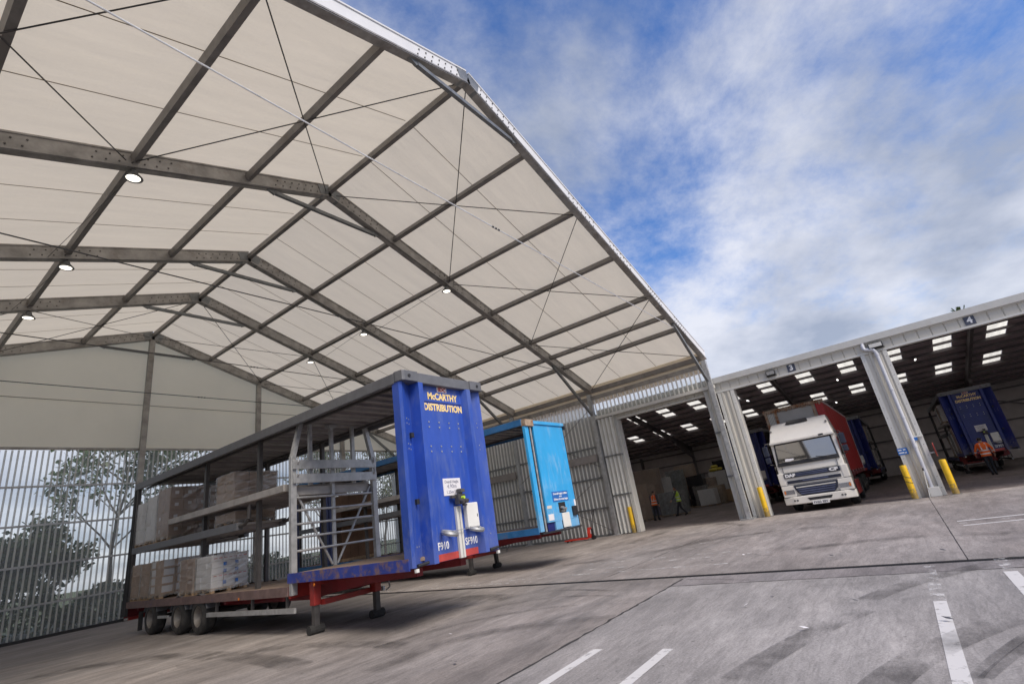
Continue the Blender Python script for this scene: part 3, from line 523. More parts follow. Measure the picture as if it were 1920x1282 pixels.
# piers between the bays
def pier(y0, y1, ribs):
    p = bpy.data.objects.new('pier', None); COL.objects.link(p); p.parent = wh
    MB().box(WX, WX+.45, y0+.012, y1-.012, .001, 6.02).build('pier_core', M['clad'], p)
    for a, b_ in ((y0, y0+.16), (y1-.16, y1)): MB().box(WX-.05, WX+.5, a, b_, .0005, 6.025).build('jamb_trim', M['trim'], p, bevel=.008)
    for t in ribs: MB().prism([(-.07, 0), (-.04, -.05), (.04, -.05), (.07, 0)], (WX, y0+(y1-y0)*t, .001), (0, 1, 0), (1, 0, 0), (0, 0, 6.02)).build('cladding_rib', M['clad'], p)
    mb = MB()
    for k in range(14):
        for yy in (y0+.08, y1-.08): mb.cyl((WX-.05, yy, .3+k*.42), (WX-.056, yy, .3+k*.42), .012, 6)
    stuff(mb.build('fixings', M['bolt'], p))
pier(-7.36, -6.39, (.3, .62)); pier(-.91, -.12, (.35, .7)); pier(-14.0, -13.0, (.4, .7)); pier(-22.2, -19.6, (.3, .5, .7)); pier(5.58, 6.0, ())
# concertina doors folded back at the canopy bay
def folding_door(y0, y1, n, label):
    t = thing('folding_door', label, 'door', (17.05, y0, 0)); st_ = (y1-y0)/n
    for k in range(n):
        a, b_ = (0, k*st_), (.16, (k+1)*st_)
        if k % 2: a, b_ = (.16, k*st_), (0, (k+1)*st_)
        lf = MB().beam((a[0], a[1]+.004, 3.14), (b_[0], b_[1]-.004, 3.14), .022, 6.2).build('door_leaf', M['trim'], t)
    for z in (2.0, 4.1): MB().box(-.03, .2, 0, y1-y0, z-.04, z+.04).build('hinge_rail', M['strut'], t)
folding_door(5.62, 6.62, 8, 'white concertina door folded back beside the left pier of the canopy bay')
folding_door(-.12, .43, 4, 'white concertina door folded back against the canopy front post')
# tent front post: perforated galvanised channel
MB().box(16.72, 16.86, -.16, .02, .03, 7.3).build('slotted_post', M['galv'], canopy)
mb = MB()
for k in range(60): mb.cyl((16.79, -.161, .3+k*.115), (16.79, -.168, .3+k*.115), .018, 6)
stuff(mb.build('slots', M['bolt'], canopy))
MB().box(16.6, 17.3, -.3, .3, .001, .06).build('foot_plate', M['galv'], canopy)
# numbers
for y, n_ in ((-3.68, '3'), (-10.26, '4')):
    o = thing('number_plate', 'dark square plate with white number %s above the %s' % (('three', 'bay the white truck leaves') if n_ == '3' else ('four', 'bay holding trailer SF909')), 'sign', (WX-.045, y, 6.31), R(-90), 'bay number plates')
    MB().box(-.17, .17, -.02, 0, -.17, .17).build('plate', M['sign'], o); lettering(n_, .34, M['wl'], o, (0, -.024, 0), FRONT, bold=.012, name='numeral')
# floodlights
for y, rz_, lb in ((-2.78, 0, 'black framed floodlight fixed above bay three near the number plate'), (-7.05, 0, 'wide floodlight above the downpipe pier between bays three and four')):
    f = thing('floodlight', lb, 'floodlight', (WX-.1, y, 6.30), R(-90)); sc = 1.0 if y > -5 else 1.35
    MB().box(-.20*sc, .20*sc, -.14, 0, -.11, .11).build('case', M['dark'], f, bevel=.015); MB().box(-.17*sc, .17*sc, -.148, -.135, -.08, .08).build('lens', M['lamp'] if y > -5 else M['trim'], f); MB().box(-.22*sc, .22*sc, -.05, .06, -.14, -.115).build('bracket', M['dark'], f)
# downpipe on the pier
dp = thing('downpipe', 'pale grey rainwater downpipe with swan neck on the pier', 'downpipe', (WX, -6.62, 0))
mb = MB(); mb.tube([(-.1, -.0, 6.5), (-.14, .02, 6.35), (-.16, .0, 6.22), (-.16, -.28, 6.15), (-.16, -.34, 6.05), (-.16, -.36, 5.9)], .075, 12); mb.build('swan_neck', M['pipe'], dp, smooth=True)
MB().cyl((-.16, -.36, 5.9), (-.16, -.36, .35), .07, 14).build('pipe', M['pipe'], dp, smooth=True)
for z in (5.85, 4.3, 3.1, 1.9): MB().cyl((-.16, -.36, z), (-.16, -.36, z+.08), .083, 14).build('collar', M['pipe'], dp, smooth=True)
MB().box(-.30, -.03, -.58, -.22, .001, .36).build('concrete_guard', M['trim'], dp, bevel=.02)
# bollards
for (x, y, lb) in ((17.08, -6.34, 'yellow bollard left of the downpipe pier, wound with dark cord'), (17.1, -7.62, 'yellow bollard right of the downpipe pier'), (17.1, -.80, 'yellow bollard at the left of the white truck'), (17.12, 5.86, 'yellow bollard at the left edge of the canopy bay')):
    b_ = thing('bollard', lb, 'bollard', (x, y, 0), 0, 'yellow bollards at the bays')
    MB().lathe([(.115, 0), (.115, 1.28), (.105, 1.31), (0, 1.32)], (0, 0, 0), (0, 0, 1), 20).build('tube', M['yellow'], b_, smooth=True); MB().box(-.17, .17, -.17, .17, .0005, .015).build('foot', M['strut'], b_)
    if 'cord' in lb:
        mb = MB(); P_ = [Vector((.12*math.cos(a*.5), .12*math.sin(a*.5), .55+.016*a+.09*math.sin(a*.5))) for a in range(26)]; mb.tube(P_, .011, 5); mb.build('cord', M['dark'], b_)
# squeegee pole, blue sign, mirror
sq = thing('squeegee', 'long white pole squeegee with blue head leaning on the pier', 'squeegee', (WX-.3, -6.85, 0))
MB().cyl((.0, .05, .0), (.2, -.25, 2.3), .018, 8).build('pole', M['white'], sq); MB().box(.15, .23, -.52, .02, 2.30, 2.35).build('blade', M['white'], sq); MB().box(.15, .22, -.31, -.18, 2.18, 2.298).build('head', M['signb'], sq); MB().cyl((.087, -.08, 1.0), (.096, -.094, 1.1), .028, 8).build('grip', M['dark'], sq)
sg = thing('safety_sign', 'small blue safety notice on the pier beside the downpipe', 'sign', (WX-.055, -6.53, 1.84), R(-90)); MB().box(-.17, .17, -.012, 0, -.13, .13).build('plate', M['signb'], sg)
for x, z, wd in ((-.08, .06, .12), (.07, .06, .09), (-.05, -.05, .18), (.09, -.06, .06)): MB().box(x-wd/2, x+wd/2, -.016, -.0125, z-.022, z+.022).build('print', M['wl'], sg)
mi = thing('traffic_mirror', 'round red rimmed mirror on a bracket by bay four', 'mirror', (WX, -7.1, 1.62)); MB().box(-.03, .03, -.45, 0, -.03, .03).build('bracket', M['galv'], mi)
MB().lathe([(0, -.01), (.26, -.01), (.28, .02), (0, .03)], (-.05, -.45, .1), (-.07, -1, 0), 24).build('rim', M['redl'], mi, smooth=True); MB().lathe([(0, .05), (.15, .045), (.235, .031)], (-.05, -.45, .1), (-.07, -1, 0), 24).build('glass', M['mirror'], mi, smooth=True)
# weeds in the gutter
random.seed(3); mb = MB()
for k in range(26):
    a = random.uniform(0, 6.28); b0 = Vector((WX-.1+random.uniform(-.03, .03), -10.1+random.uniform(-.14, .14), 6.76)); tp = b0+Vector((.08*math.cos(a), .1*math.sin(a), random.uniform(.04, .2))); sdv = Vector((0, .014, 0)); mb.face([b0-sdv, b0+sdv, tp+sdv*1.8, tp-sdv*1.2])
wd_ = mb.build('gutter_weed', M['leaf2']); tag(wd_, 'small weed growing in the gutter above number four', 'weed')
# tube lamps in the warehouse
for k, (x, y) in enumerate(((1570, 712), (1402, 751), (1716, 674), (1568, 754), (1455, 848))):
    d = cf+cr*((x-960)/FPX)+cu*((641-y)/FPX); k_ = -.188; t_ = (9.3+k_*(CAM.x-35.2)-CAM.z)/(d.z-k_*d.x); p_ = CAM+d*t_
    o = thing('tube_lamp', ['short lit strip lamp in bay three roof, upper right', 'short lit strip lamp at the left of bay three roof', 'short lit strip lamp in the left of bay four roof', 'short lit strip lamp low in bay three roof', 'short lit strip lamp behind the canopy post'][k], 'lamp', p_, 0, 'strip lamps in the warehouse roof')
    MB().box(-.4, .4, -.07, .07, .0, .06).build('body', M['white'], o); MB().box(-.38, .38, -.05, .05, -.02, -.001).build('tube', M['tubelamp'], o)
# ------------------------------------------------------------------ double-deck trailers
def wheel(parent, x, y, r=.46, side=-1, w_=.34):
    t = bpy.data.objects.new('wheel', None); COL.objects.link(t); t.parent = parent; t.location = (x, y, r)
    if 'wheel%s' % r not in CACHE:
        a = MB().lathe([(r*.58, -w_/2), (r*.86, -w_/2-.0), (r*.97, -w_/2+.04), (r, -w_/2+.08), (r, w_/2-.08), (r*.97, w_/2-.04), (r*.86, w_/2), (r*.58, w_/2)], (0, 0, 0), (1, 0, 0), 28).build('tyre', M['rubber'], t, smooth=True)
        b = MB().lathe([(0, -w_*.16), (r*.16, -w_*.18), (r*.2, -w_*.10), (r*.42, w_*.02), (r*.50, -w_*.30), (r*.585, -w_*.46), (r*.6, -w_*.40), (r*.6, w_*.45), (0, w_*.45)], (0, 0, 0), (1, 0, 0), 24).build('rim', M['rim'], t, smooth=True)
        CACHE['wheel%s' % r] = (a, b)
    else:
        a, b = CACHE['wheel%s' % r]; a = share(a, 'tyre', t); b = share(b, 'rim', t)
    if side > 0: t.rotation_euler = (0, 0, math.pi)
    return t
CACHE = {}
def bulkhead_profile(): return [(0, .0), (.04, -.06), (.30, .10), (.41, .15), (.435, -.13), (.56, -.13), (.62, .03), (1.88, .03), (1.94, -.13), (2.065, -.13), (2.09, .15), (2.20, .10), (2.46, -.06), (2.5, .0), (2.5, .20), (0, .20)]
def trailer(label, loc, rzv, paint, worn, number, gate=True, light=False, group=None, full=True, lit=True):
    T = thing('double_deck_trailer', label, 'trailer', loc, rzv, group); LEN = 14.45
    # chassis and decks
    for x in (.62, 1.88):
        MB().box(x-.08, x+.08, 4.2, LEN-.2, .62, .90).build('chassis_beam', M['darkred'], T); MB().prism([(.5, 1.04), (4.25, 1.04), (4.25, .62), (3.4, .72), (1.9, .86), (.5, .9)], (x-.08, 0, 0), (0, 1, 0), (0, 0, 1), (.16, 0, 0)).build('gooseneck', M['darkred'], T)
    for y in (4.6, 6.1, 7.5, 13.6): MB().box(.1, 2.4, y-.05, y+.05, .70, .86).build('cross_member', M['darkred'], T)
    MB().box(.03, 2.47, 4.22, LEN, .905, .97).build('rear_deck', M['wood'], T); MB().box(.03, 2.47, .1, 4.25, 1.19, 1.25).build('front_deck', M['wood'], T)
    for k in range(11):   # deck planks, proud of each other by a hair
        MB().box(.05+k*.219, .05+k*.219+.209, 4.24, LEN-.02, .9705, .982+.002*(k % 3)).build('deck_plank', M['wood'], T); MB().box(.05+k*.219, .05+k*.219+.209, .12, 4.2, 1.2505, 1.258+.002*(k % 2)).build('deck_plank', M['wood'], T)
    for x0, x1 in ((-.015, .03), (2.47, 2.515)):
        MB().box(x0, x1, 4.24, LEN, .79, .99).build('side_rave', M['rave'] if gate else worn, T); MB().box(x0, x1, .08, 4.24, 1.06, 1.27).build('side_rave', worn, T)
    MB().box(.02, 2.48, 4.16, 4.24, .74, 1.185).build('step_face', M['red'] if not light else M['skyd'], T)
    MB().box(0, 2.5, LEN+.002, LEN+.06, .5, 1.0).build('rear_bolster', M['darkred'], T); MB().box(.1, 2.4, LEN-.1, LEN-.02, .42, .52).build('rear_underrun', M['red'], T)
    # roof: rails, skin, ribs beneath
    for x0, x1 in ((-.02, .07), (2.43, 2.52)): MB().box(x0, x1, .12, LEN+.05, 4.66, 4.885).build('roof_rail', M['cast'] if not light else M['skyd'], T, bevel=.012)
    MB().box(.075, 2.425, .12, LEN+.05, 4.83, 4.87).build('roof_skin', M['roofin'], T)
    for k in range(int((LEN-.6)/.42)): MB().box(.08, 2.42, .5+k*.42, .56+k*.42, 4.765, 4.828).build('roof_bow', M['decku'] if k % 2 else M['roofin'], T)
    for x in (.35, 2.15): MB().box(x-.03, x+.03, .2, LEN, 4.70, 4.763).build('roof_track', M['post'], T)
    # posts
    for x, ys_ in ((.26, (6.2, 9.45)), (2.16, (6.2, 9.45)), (.02, (LEN-.12,)), (2.36, (LEN-.12,))):
        for y in ys_: MB().box(x, x+.10, y-.06, y+.06, .985, 4.76).build('side_post', M['post'], T)
    # adjustable decks
    dk = bpy.data.objects.new('raised_deck', None); COL.objects.link(dk); dk.parent = T
    MB().box(.16, 2.33, 4.42, 11.35, 3.20, 3.27).build('deck_panel', M['decku'], dk); 
    for x0, x1 in ((-.005, .155), (2.335, 2.495)): MB().box(x0, x1, 4.42, 11.35, 3.13, 3.30).build('deck_edge', M['decku'], dk, bevel=.01)
    for k in range(13): MB().box(.17, 2.32, 4.6+k*.52, 4.68+k*.52, 3.14, 3.198).build('deck_rib', M['roofin'], dk)
    dk = bpy.data.objects.new('lowered_deck', None); COL.objects.link(dk); dk.parent = T
    MB().box(.16, 2.33, 11.2, LEN-.15, 2.60, 2.66).build('deck_panel', M['decku'], dk); MB().box(.16, 1.24, 6.75, 11.198, 2.60, 2.66).build('deck_panel', M['decku'], dk)
    for x0, x1, y0_ in ((-.006, .155, 6.75), (2.335, 2.496, 11.2), (1.242, 1.36, 6.75)): MB().box(x0, x1, y0_, LEN-.15 if x0 != 1.242 else 11.198, 2.48, 2.68).build('deck_edge', M['cast'], dk, bevel=.01)
    for k in range(14): MB().box(.17, 2.32 if k > 8 else 1.24, 6.9+k*.52, 6.98+k*.52, 2.49, 2.598).build('deck_rib', M['roofin'], dk)
    for x in (.08, 1.3): MB().tube([(x, 6.9, 2.57), (x, 6.5, 2.6), (x, 6.3, 2.72), (x, 6.25, 3.06)], .05, 8).build('deck_arm', M['post'], dk)
    # wheels, mudguards, side guard
    for y in (8.86, 10.2, 12.25):
        wheel(T, .17, y, .46, -1); wheel(T, 2.33, y, .46, 1)
        MB().cyl((.3, y, .46), (2.2, y, .46), .06, 8).build('axle', M['post'], T)
        for x in (0.0, 2.14):
            mb = MB(); pts = [(y+.56*math.cos(R(a)), .46+.56*math.sin(R(a))) for a in range(20, 161, 14)]
            for p, q in zip(pts, pts[1:]): mb.hexa([(x, p[0], p[1]), (x+.36, p[0], p[1]), (x+.36, q[0], q[1]), (x, q[0], q[1]), (x, p[0], p[1]+.012), (x+.36, p[0], p[1]+.012), (x+.36, q[0], q[1]+.012), (x, q[0], q[1]+.012)])
            mb.build('mudguard', M['cast'], T)
    for x in (.02, 2.36): MB().box(x, x+.12, 13.2, 13.23, .12, .68).build('mud_flap', M['rubber'], T)
    for x in (-.01, 2.45):
        MB().box(x, x+.06, 3.98, 8.3, .44, .545).build('side_guard', M['galv'], T)
        for y in (4.4, 6.0, 7.9): MB().box(x+.062, x+.12, y-.03, y+.03, .45, .90).build('guard_hanger', M['post'], T)
        MB().box(x, x+.05, 10.85, 11.6, .46, .53).build('side_guard', M['galv'], T)
    # landing legs
    for x, y in ((.16, 3.40), (1.55, 3.10)) if not light else ((.2, 3.4), (1.75, 3.5)):
        lg = bpy.data.objects.new('landing_leg', None); COL.objects.link(lg); lg.parent = T; lg.location = (x, y, 0)
        MB().box(-.085, .085, -.085, .085, .56, 1.06).build('outer_tube', M['red'], lg, bevel=.012); MB().box(-.06, .06, -.06, .06, .12, .60).build('inner_tube', M['post'], lg); MB().cyl((-.17, 0, .095), (.17, 0, .095), .093, 12).build('foot_roller', M['rubber'], lg)
        MB().beam((.14, .35, .55), (.02, .2, 1.03), .08, .1).build('leg_brace', M['red'], lg)
        MB().box(.087, .30, -.03, .03, .95, 1.05).build('side_bracket', M['red'], lg)
    MB().box(.25, 1.46, 3.2, 3.34, .55, .66).build('leg_tie', M['red'], T); MB().tube([(1.7, 3.05, .95), (1.86, 3.0, .72), (1.84, 2.95, .60), (1.72, 2.95, .55)], .016, 6).build('crank_handle', M['galv'], T)
    MB().cyl((-.018, 3.15, .99), (-.03, 3.15, .99), .03, 8).build('marker_lamp', M['amber'], T); MB().cyl((-.018, 6.5, .82), (-.03, 6.5, .82), .03, 8).build('marker_lamp', M['amber'], T)
    # bulkhead
    B = bpy.data.objects.new('bulkhead', None); COL.objects.link(B); B.parent = T
    if not light:
        prof = [(a, b) for a, b in bulkhead_profile()]
        MB().prism(prof, (0, 0, 1.10), (1, 0, 0), (0, 1, 0), (0, 0, 3.58)).build('bulkhead_panel', paint, B)
        cap = MB().prism([(0, .14), (-.03, .05), (.0, -.13), (.06, -.15), (.42, -.15), (.43, -.10), (2.07, -.10), (2.08, -.15), (2.44, -.15), (2.5, -.13), (2.53, .05), (2.5, .14)], (0, 0, 4.682), (1, 0, 0), (0, 1, 0), (0, 0, .22)); cap.build('top_casting', M['cast'], B, bevel=.012)
        for x in (.18, 2.32): MB().cyl((x, -.15, 4.79), (x, -.165, 4.79), .035, 10).build('casting_eye', M['dark'], B)
        MB().box(1.12, 1.42, .018, .0295, 4.575, 4.68).build('logo_plate', M['label'], B)
        if number: lettering('SDC', .115, M['redl'], B, (1.27, .016, 4.626), FRONT, .25, .006)
        if number: lettering('McCARTHY', .21, M['ltr'], B, (1.28, .026, 4.455), FRONT, .93, .008)
        if number: lettering('DISTRIBUTION', .21, M['ltr'], B, (1.28, .026, 4.205), FRONT, 1.18, .008)
        MB().box(.63, 1.87, .021, .0292, 4.315, 4.335).build('panel_joint', M['navy'], B)
        for x in (.79, 1.09, 1.40, 1.70):
            for z in (3.88, 3.77, 3.36, 3.25): MB().cyl((x, .0295, z), (x, .02, z), .018, 8).build('stud', M['galv'], B)
        for x in (.16, .28):
            for z in (3.92, 3.82, 3.40, 3.30, 1.45): MB().cyl((x, (.02+(x-.12)*.62)+.012, z), (x, (-.012+(x-.12)*.62), z), .016, 8).build('stud', M['galv'], B)
            for z in (3.92, 3.82, 3.40, 3.30, 1.45): MB().cyl((2.5-x, (.02+(x-.12)*.62)+.012, z), (2.5-x, (-.012+(x-.12)*.62), z), .016, 8).build('stud', M['galv'], B)
        for x in (.3, 2.2):
            for z in (3.58, 2.27): MB().box(x-.035, x+.035, .02, .12, z-.05, z+.05).build('catch', M['dark'], B)
        # height notice
        MB().box(1.02, 1.54, .016, .0292, 2.33, 2.68).build('notice', M['label'], B)
        for s_, z, sz, wd in (('Overall Height', 2.61, .085, .42), ('4.90m', 2.515, .115, .28), ('1.25m 5th', 2.40, .085, .34)): lettering(s_, sz, M['inkb'], B, (1.27, .0135, z), FRONT, wd, .002, extrude=.001)
        # coupling head on rail, service box, hose holders
        MB().box(1.27, 1.42, -.04, .0292, 1.09, 2.10).build('hose_rail', M['trim'], B, bevel=.01); MB().box(1.335, 1.352, -.047, -.041, 1.10, 2.08).build('rail_groove', M['galv'], B)
        mb = MB(); mb.box(1.25, 1.46, -.16, -.045, 2.13, 2.33); mb.box(1.14, 1.26, -.08, -.01, 2.26, 2.32); mb.cyl((1.30, -.17, 2.2), (1.30, -.26, 2.17), .045, 10); mb.cyl((1.42, -.17, 2.2), (1.42, -.25, 2.17), .045, 10); mb.cyl((1.36, -.1, 2.30), (1.36, -.1, 2.44), .06, 10); mb.box(1.30, 1.42, -.2, -.06, 2.36, 2.43); mb.box(1.44, 1.54, -.12, -.06, 2.09, 2.13); mb.build('coupling_head', M['post'], B, bevel=.006)
        MB().cyl((1.31, -.27, 2.25), (1.31, -.2, 2.25), .03, 8).build('coupling_cap', M['lime'], B)
        MB().box(1.54, 1.90, -.09, .0292, 1.64, 2.14).build('document_box', M['white'], B, bevel=.02); MB().box(1.84, 1.86, -.094, -.0905, 1.84, 1.90).build('box_latch', M['dark'], B)
        for x in (.92, 1.72): MB().lathe([(.13, -.03), (.165, -.04), (.18, 0), (.165, .04), (.13, .03), (.12, 0), (.13, -.03)], (x, -.13, 1.60), (.12, -.28, 1), 20).build('hose_holder', M['galv'], B, smooth=True)
        MB().cyl((.8, -.1, 1.63), (1.9, -.1, 1.63), .008, 6).build('holder_rod', M['galv'], B)
        for x in (.83, 1.70): lettering(number, .20, M['wl'], B, (x, .026, 1.375), FRONT, .38, .004)
        MB().box(.64, 1.265, .02, .0292, 1.105, 1.235).build('red_strip', M['redl'], B); MB().box(1.425, 1.87, .02, .0292, 1.105, 1.235).build('red_strip', M['redl'], B)
        for x0 in (.08, 2.16):
            MB().tube([(x0, -.06, 1.13), (x0+.26, -.08, 1.15)], .03, 8).build('twist_latch', M['dark'], B); 
        for x0 in (.03, 2.40): MB().box(x0, x0+.07, -.07, -.021, 1.02, 1.08).build('front_marker', M['white'], B)
    else:
        MB().box(.0, .22, .0, .10, 1.12, 4.62).build('side_panel', paint, B); MB().box(.52, 2.5, .0, .10, 1.36, 4.70).build('bulkhead_panel', paint, B, bevel=.01); MB().box(.222, .518, .07, .11, 1.1, 4.66).build('guide_channel', M['dark'], B)
        MB().cyl((.36, .03, 1.1), (.36, .03, 4.6), .035, 8).build('guide_rod', M['galv'], B)
        for x0, x1 in ((.95, 1.36), (1.88, 2.5)): MB().box(x0, x1, .001, .099, 1.10, 1.358).build('lower_panel', paint, B)
        MB().box(.52, .94, .05, .1, 1.06, 1.358).build('recess', M['navy'], B); MB().box(1.37, 1.87, .08, .1, 1.12, 1.355).build('recess_back', M['dark'], B)
        MB().box(.5, 2.55, -.05, .13, 4.705, 4.83).build('top_rail', paint, B, bevel=.015); MB().box(.0, .5, -.06, .14, 4.62, 4.86).build('top_casting', M['rust'], B, bevel=.015); MB().box(2.50, 2.60, -.08, .1, 4.58, 4.72).build('corner_catch', M['dark'], B)
        MB().box(1.0, 2.03, -.012, -.0005, 2.0, 2.34).build('notice', M['signb'], B)
        for s_, z, wd in (('Overall height 4.88m', 2.26, .92), ('at a', 2.17, .16), ('1250mm 5th wheel height', 2.07, .92)): lettering(s_, .085, M['wl'], B, (1.515, -.014, z), FRONT, wd, .003, extrude=.001)
        MB().box(1.30, 1.74, -.01, -.0005, 1.62, 1.96).build('coupling_recess', M['dark'], B); mb = MB(); mb.cyl((1.45, -.01, 1.78), (1.45, -.12, 1.76), .05, 10); mb.cyl((1.6, -.01, 1.74), (1.6, -.12, 1.72), .05, 10); mb.box(1.42, 1.66, -.06, -.011, 1.64, 1.7); mb.build('coupling_head', M['galv'], B)
        MB().box(1.38, 1.86, -.05, -.012, 1.12, 1.60).build('white_board', M['white'], B, bevel=.01); MB().box(2.14, 2.42, -.07, -.0005, 1.45, 1.78).build('battery_box', M['dark'], B, bevel=.02); MB().box(2.38, 2.49, -.008, -.0005, 1.5, 2.0).build('sticker', M['label'], B); MB().box(.58, .90, -.006, -.0005, 1.42, 1.62).build('sticker', M['label'], B); MB().box(.58, .86, -.006, -.0005, 1.80, 1.90).build('sticker', M['trim'], B)
        mb = MB(); mb.prism([(.0, 0), (.0, -.10), (.8, -.32), (1.25, -.36), (1.7, -.32), (2.5, -.10), (2.5, 0)], (0, .02, 1.04), (1, 0, 0), (0, 1, 0), (0, 0, .05)); mb.build('nose_bumper', M['dark'], B)
    if gate:
        G = bpy.data.objects.new('load_gate', None); COL.objects.link(G); G.parent = T; G.location = (0, 4.12, 0); m_ = M['galv']
        for x in (.06, 2.44): MB().box(x-.07, x+.07, -.06, .06, 1.262 if x > 1 else .80, 3.92).build('gate_post', m_, G, bevel=.008)
        MB().beam((.06, 0, 3.9), (.27, 0, 4.76), .11, .11, (0, 1, 0)).build('gate_stay', m_, G); MB().beam((2.44, 0, 3.9), (2.23, 0, 4.76), .11, .11, (0, 1, 0)).build('gate_stay', m_, G)
        for x in (.58, 1.2, 1.86): MB().box(x-.045, x+.045, .04, .12, 3.22, 4.76).build('gate_upright', m_, G)
        MB().box(1.08, 1.32, -.03, .17, 4.70, 4.762).build('head_plate', m_, G)
        for z in (3.60, 3.26): MB().box(.02, 2.48, -.115, -.062, z, z+.22).build('gate_plank', m_, G, bevel=.008)
        for z in (3.52, 3.82):
            for x in (.12, 2.38): MB().tube([(x, -.12, z-.1), (x, -.15, z-.06), (x, -.15, z+.03), (x, -.12, z+.06)], .022, 6).build('gate_hook', m_, G)
        for z in (2.93, 2.63, 2.32, 2.02, 1.72): MB().cyl((.1, 0, z), (2.4, 0, z), .028, 8).build('gate_bar', m_, G, smooth=True)
        MB().box(1.2-.04, 1.2+.04, .032, .09, 1.262, 3.24).build('gate_centre', m_, G); MB().box(.13, 2.37, .1, .16, 3.0, 3.2).build('gate_back_plank', M['decku'], G)
        MB().cyl((.14, .06, 3.12), (1.13, .06, 1.30), .03, 8).build('gate_diagonal', m_, G); MB().cyl((2.36, .06, 3.12), (1.27, .06, 1.30), .03, 8).build('gate_diagonal', m_, G)
    # dark curtain gathered at the rear corners
    for x in (-.04, 2.44):
        mb = MB(); n = 9
        for z0, z1, s0, s1 in ((4.66, 2.7, .05, .09), (2.7, 1.2, .09, .13), (1.2, .55, .13, .16)):
            for k in range(n):
                a0, a1 = k*2*math.pi/n, (k+1)*2*math.pi/n; f = lambda a, s: (x+.05+s*.5*math.cos(a)*(1+.4*math.sin(3*a)), LEN+.0+s*math.sin(a)*(1+.4*math.cos(4*a)))
                p, q, r_, u = f(a0, s0), f(a1, s0), f(a1, s1), f(a0, s1); mb.face([(p[0], p[1], z0), (q[0], q[1], z0), (r_[0], r_[1], z1), (u[0], u[1], z1)])
        mb.build('gathered_curtain', M['tarp'] if light else M['dark'], T, smooth=True)
    return T
t1 = trailer('blue fronted double-deck trailer with galvanised gate standing nearest under the canopy', (-2.32, 1.2, 0), 0, M['blue'], M['blue2'], 'SF910', group='double-deck trailers')
t2 = trailer('light blue fronted double-deck trailer parked next to the warehouse wall', (5.22, 3.5, 0), 0, M['sky'], M['skyd'], '', gate=False, light=True, group='double-deck trailers')
t3 = trailer('dark blue double-deck trailer marked SF909 inside loading bay four', (31.2, -9.3, 0), R(-90), M['navyp'], M['navy'], 'SF909', gate=False, group='double-deck trailers')
t4 = trailer('dark blue trailer standing deep inside behind the red curtain trailer', (35.5, -2.35, 0), R(-90), M['navy'], M['navy'], '', gate=False, group='double-deck trailers')
t5 = trailer('dark blue trailer in shade left of the white truck', (29.0, 3.0, 0), R(-90), M['navy'], M['navy'], '', gate=False, group='double-deck trailers')
# blue curtains and ply boards at the tail of the light blue trailer
for k, (x, lb) in enumerate(((5.0, 'left dark blue curtain bunched at the tail of the light blue trailer'), (7.35, 'right dark blue curtain bunched at the tail of the light blue trailer'))):
    mb = MB(); n = 16
    for z0, z1, s0, s1 in ((4.4, 3.0, .15, .30), (3.0, 1.9, .30, .34), (1.9, 1.0, .34, .28)):
        for j in range(n):
            a0, a1 = j*2*math.pi/n, (j+1)*2*math.pi/n; f = lambda a, s: (s*math.cos(a)*(1+.25*math.sin(5*a)), s*.8*math.sin(a)*(1+.25*math.cos(6*a)))
            p, q, r_, u = f(a0, s0), f(a1, s0), f(a1, s1), f(a0, s1); mb.face([(p[0], p[1], z0), (q[0], q[1], z0), (r_[0], r_[1], z1), (u[0], u[1], z1)])
    o = mb.build('bunched_curtain', M['tarp'], None, smooth=True); o.location = (x+.1, 15.2, 0); tag(o, lb, 'curtain', 'bunched blue curtains')
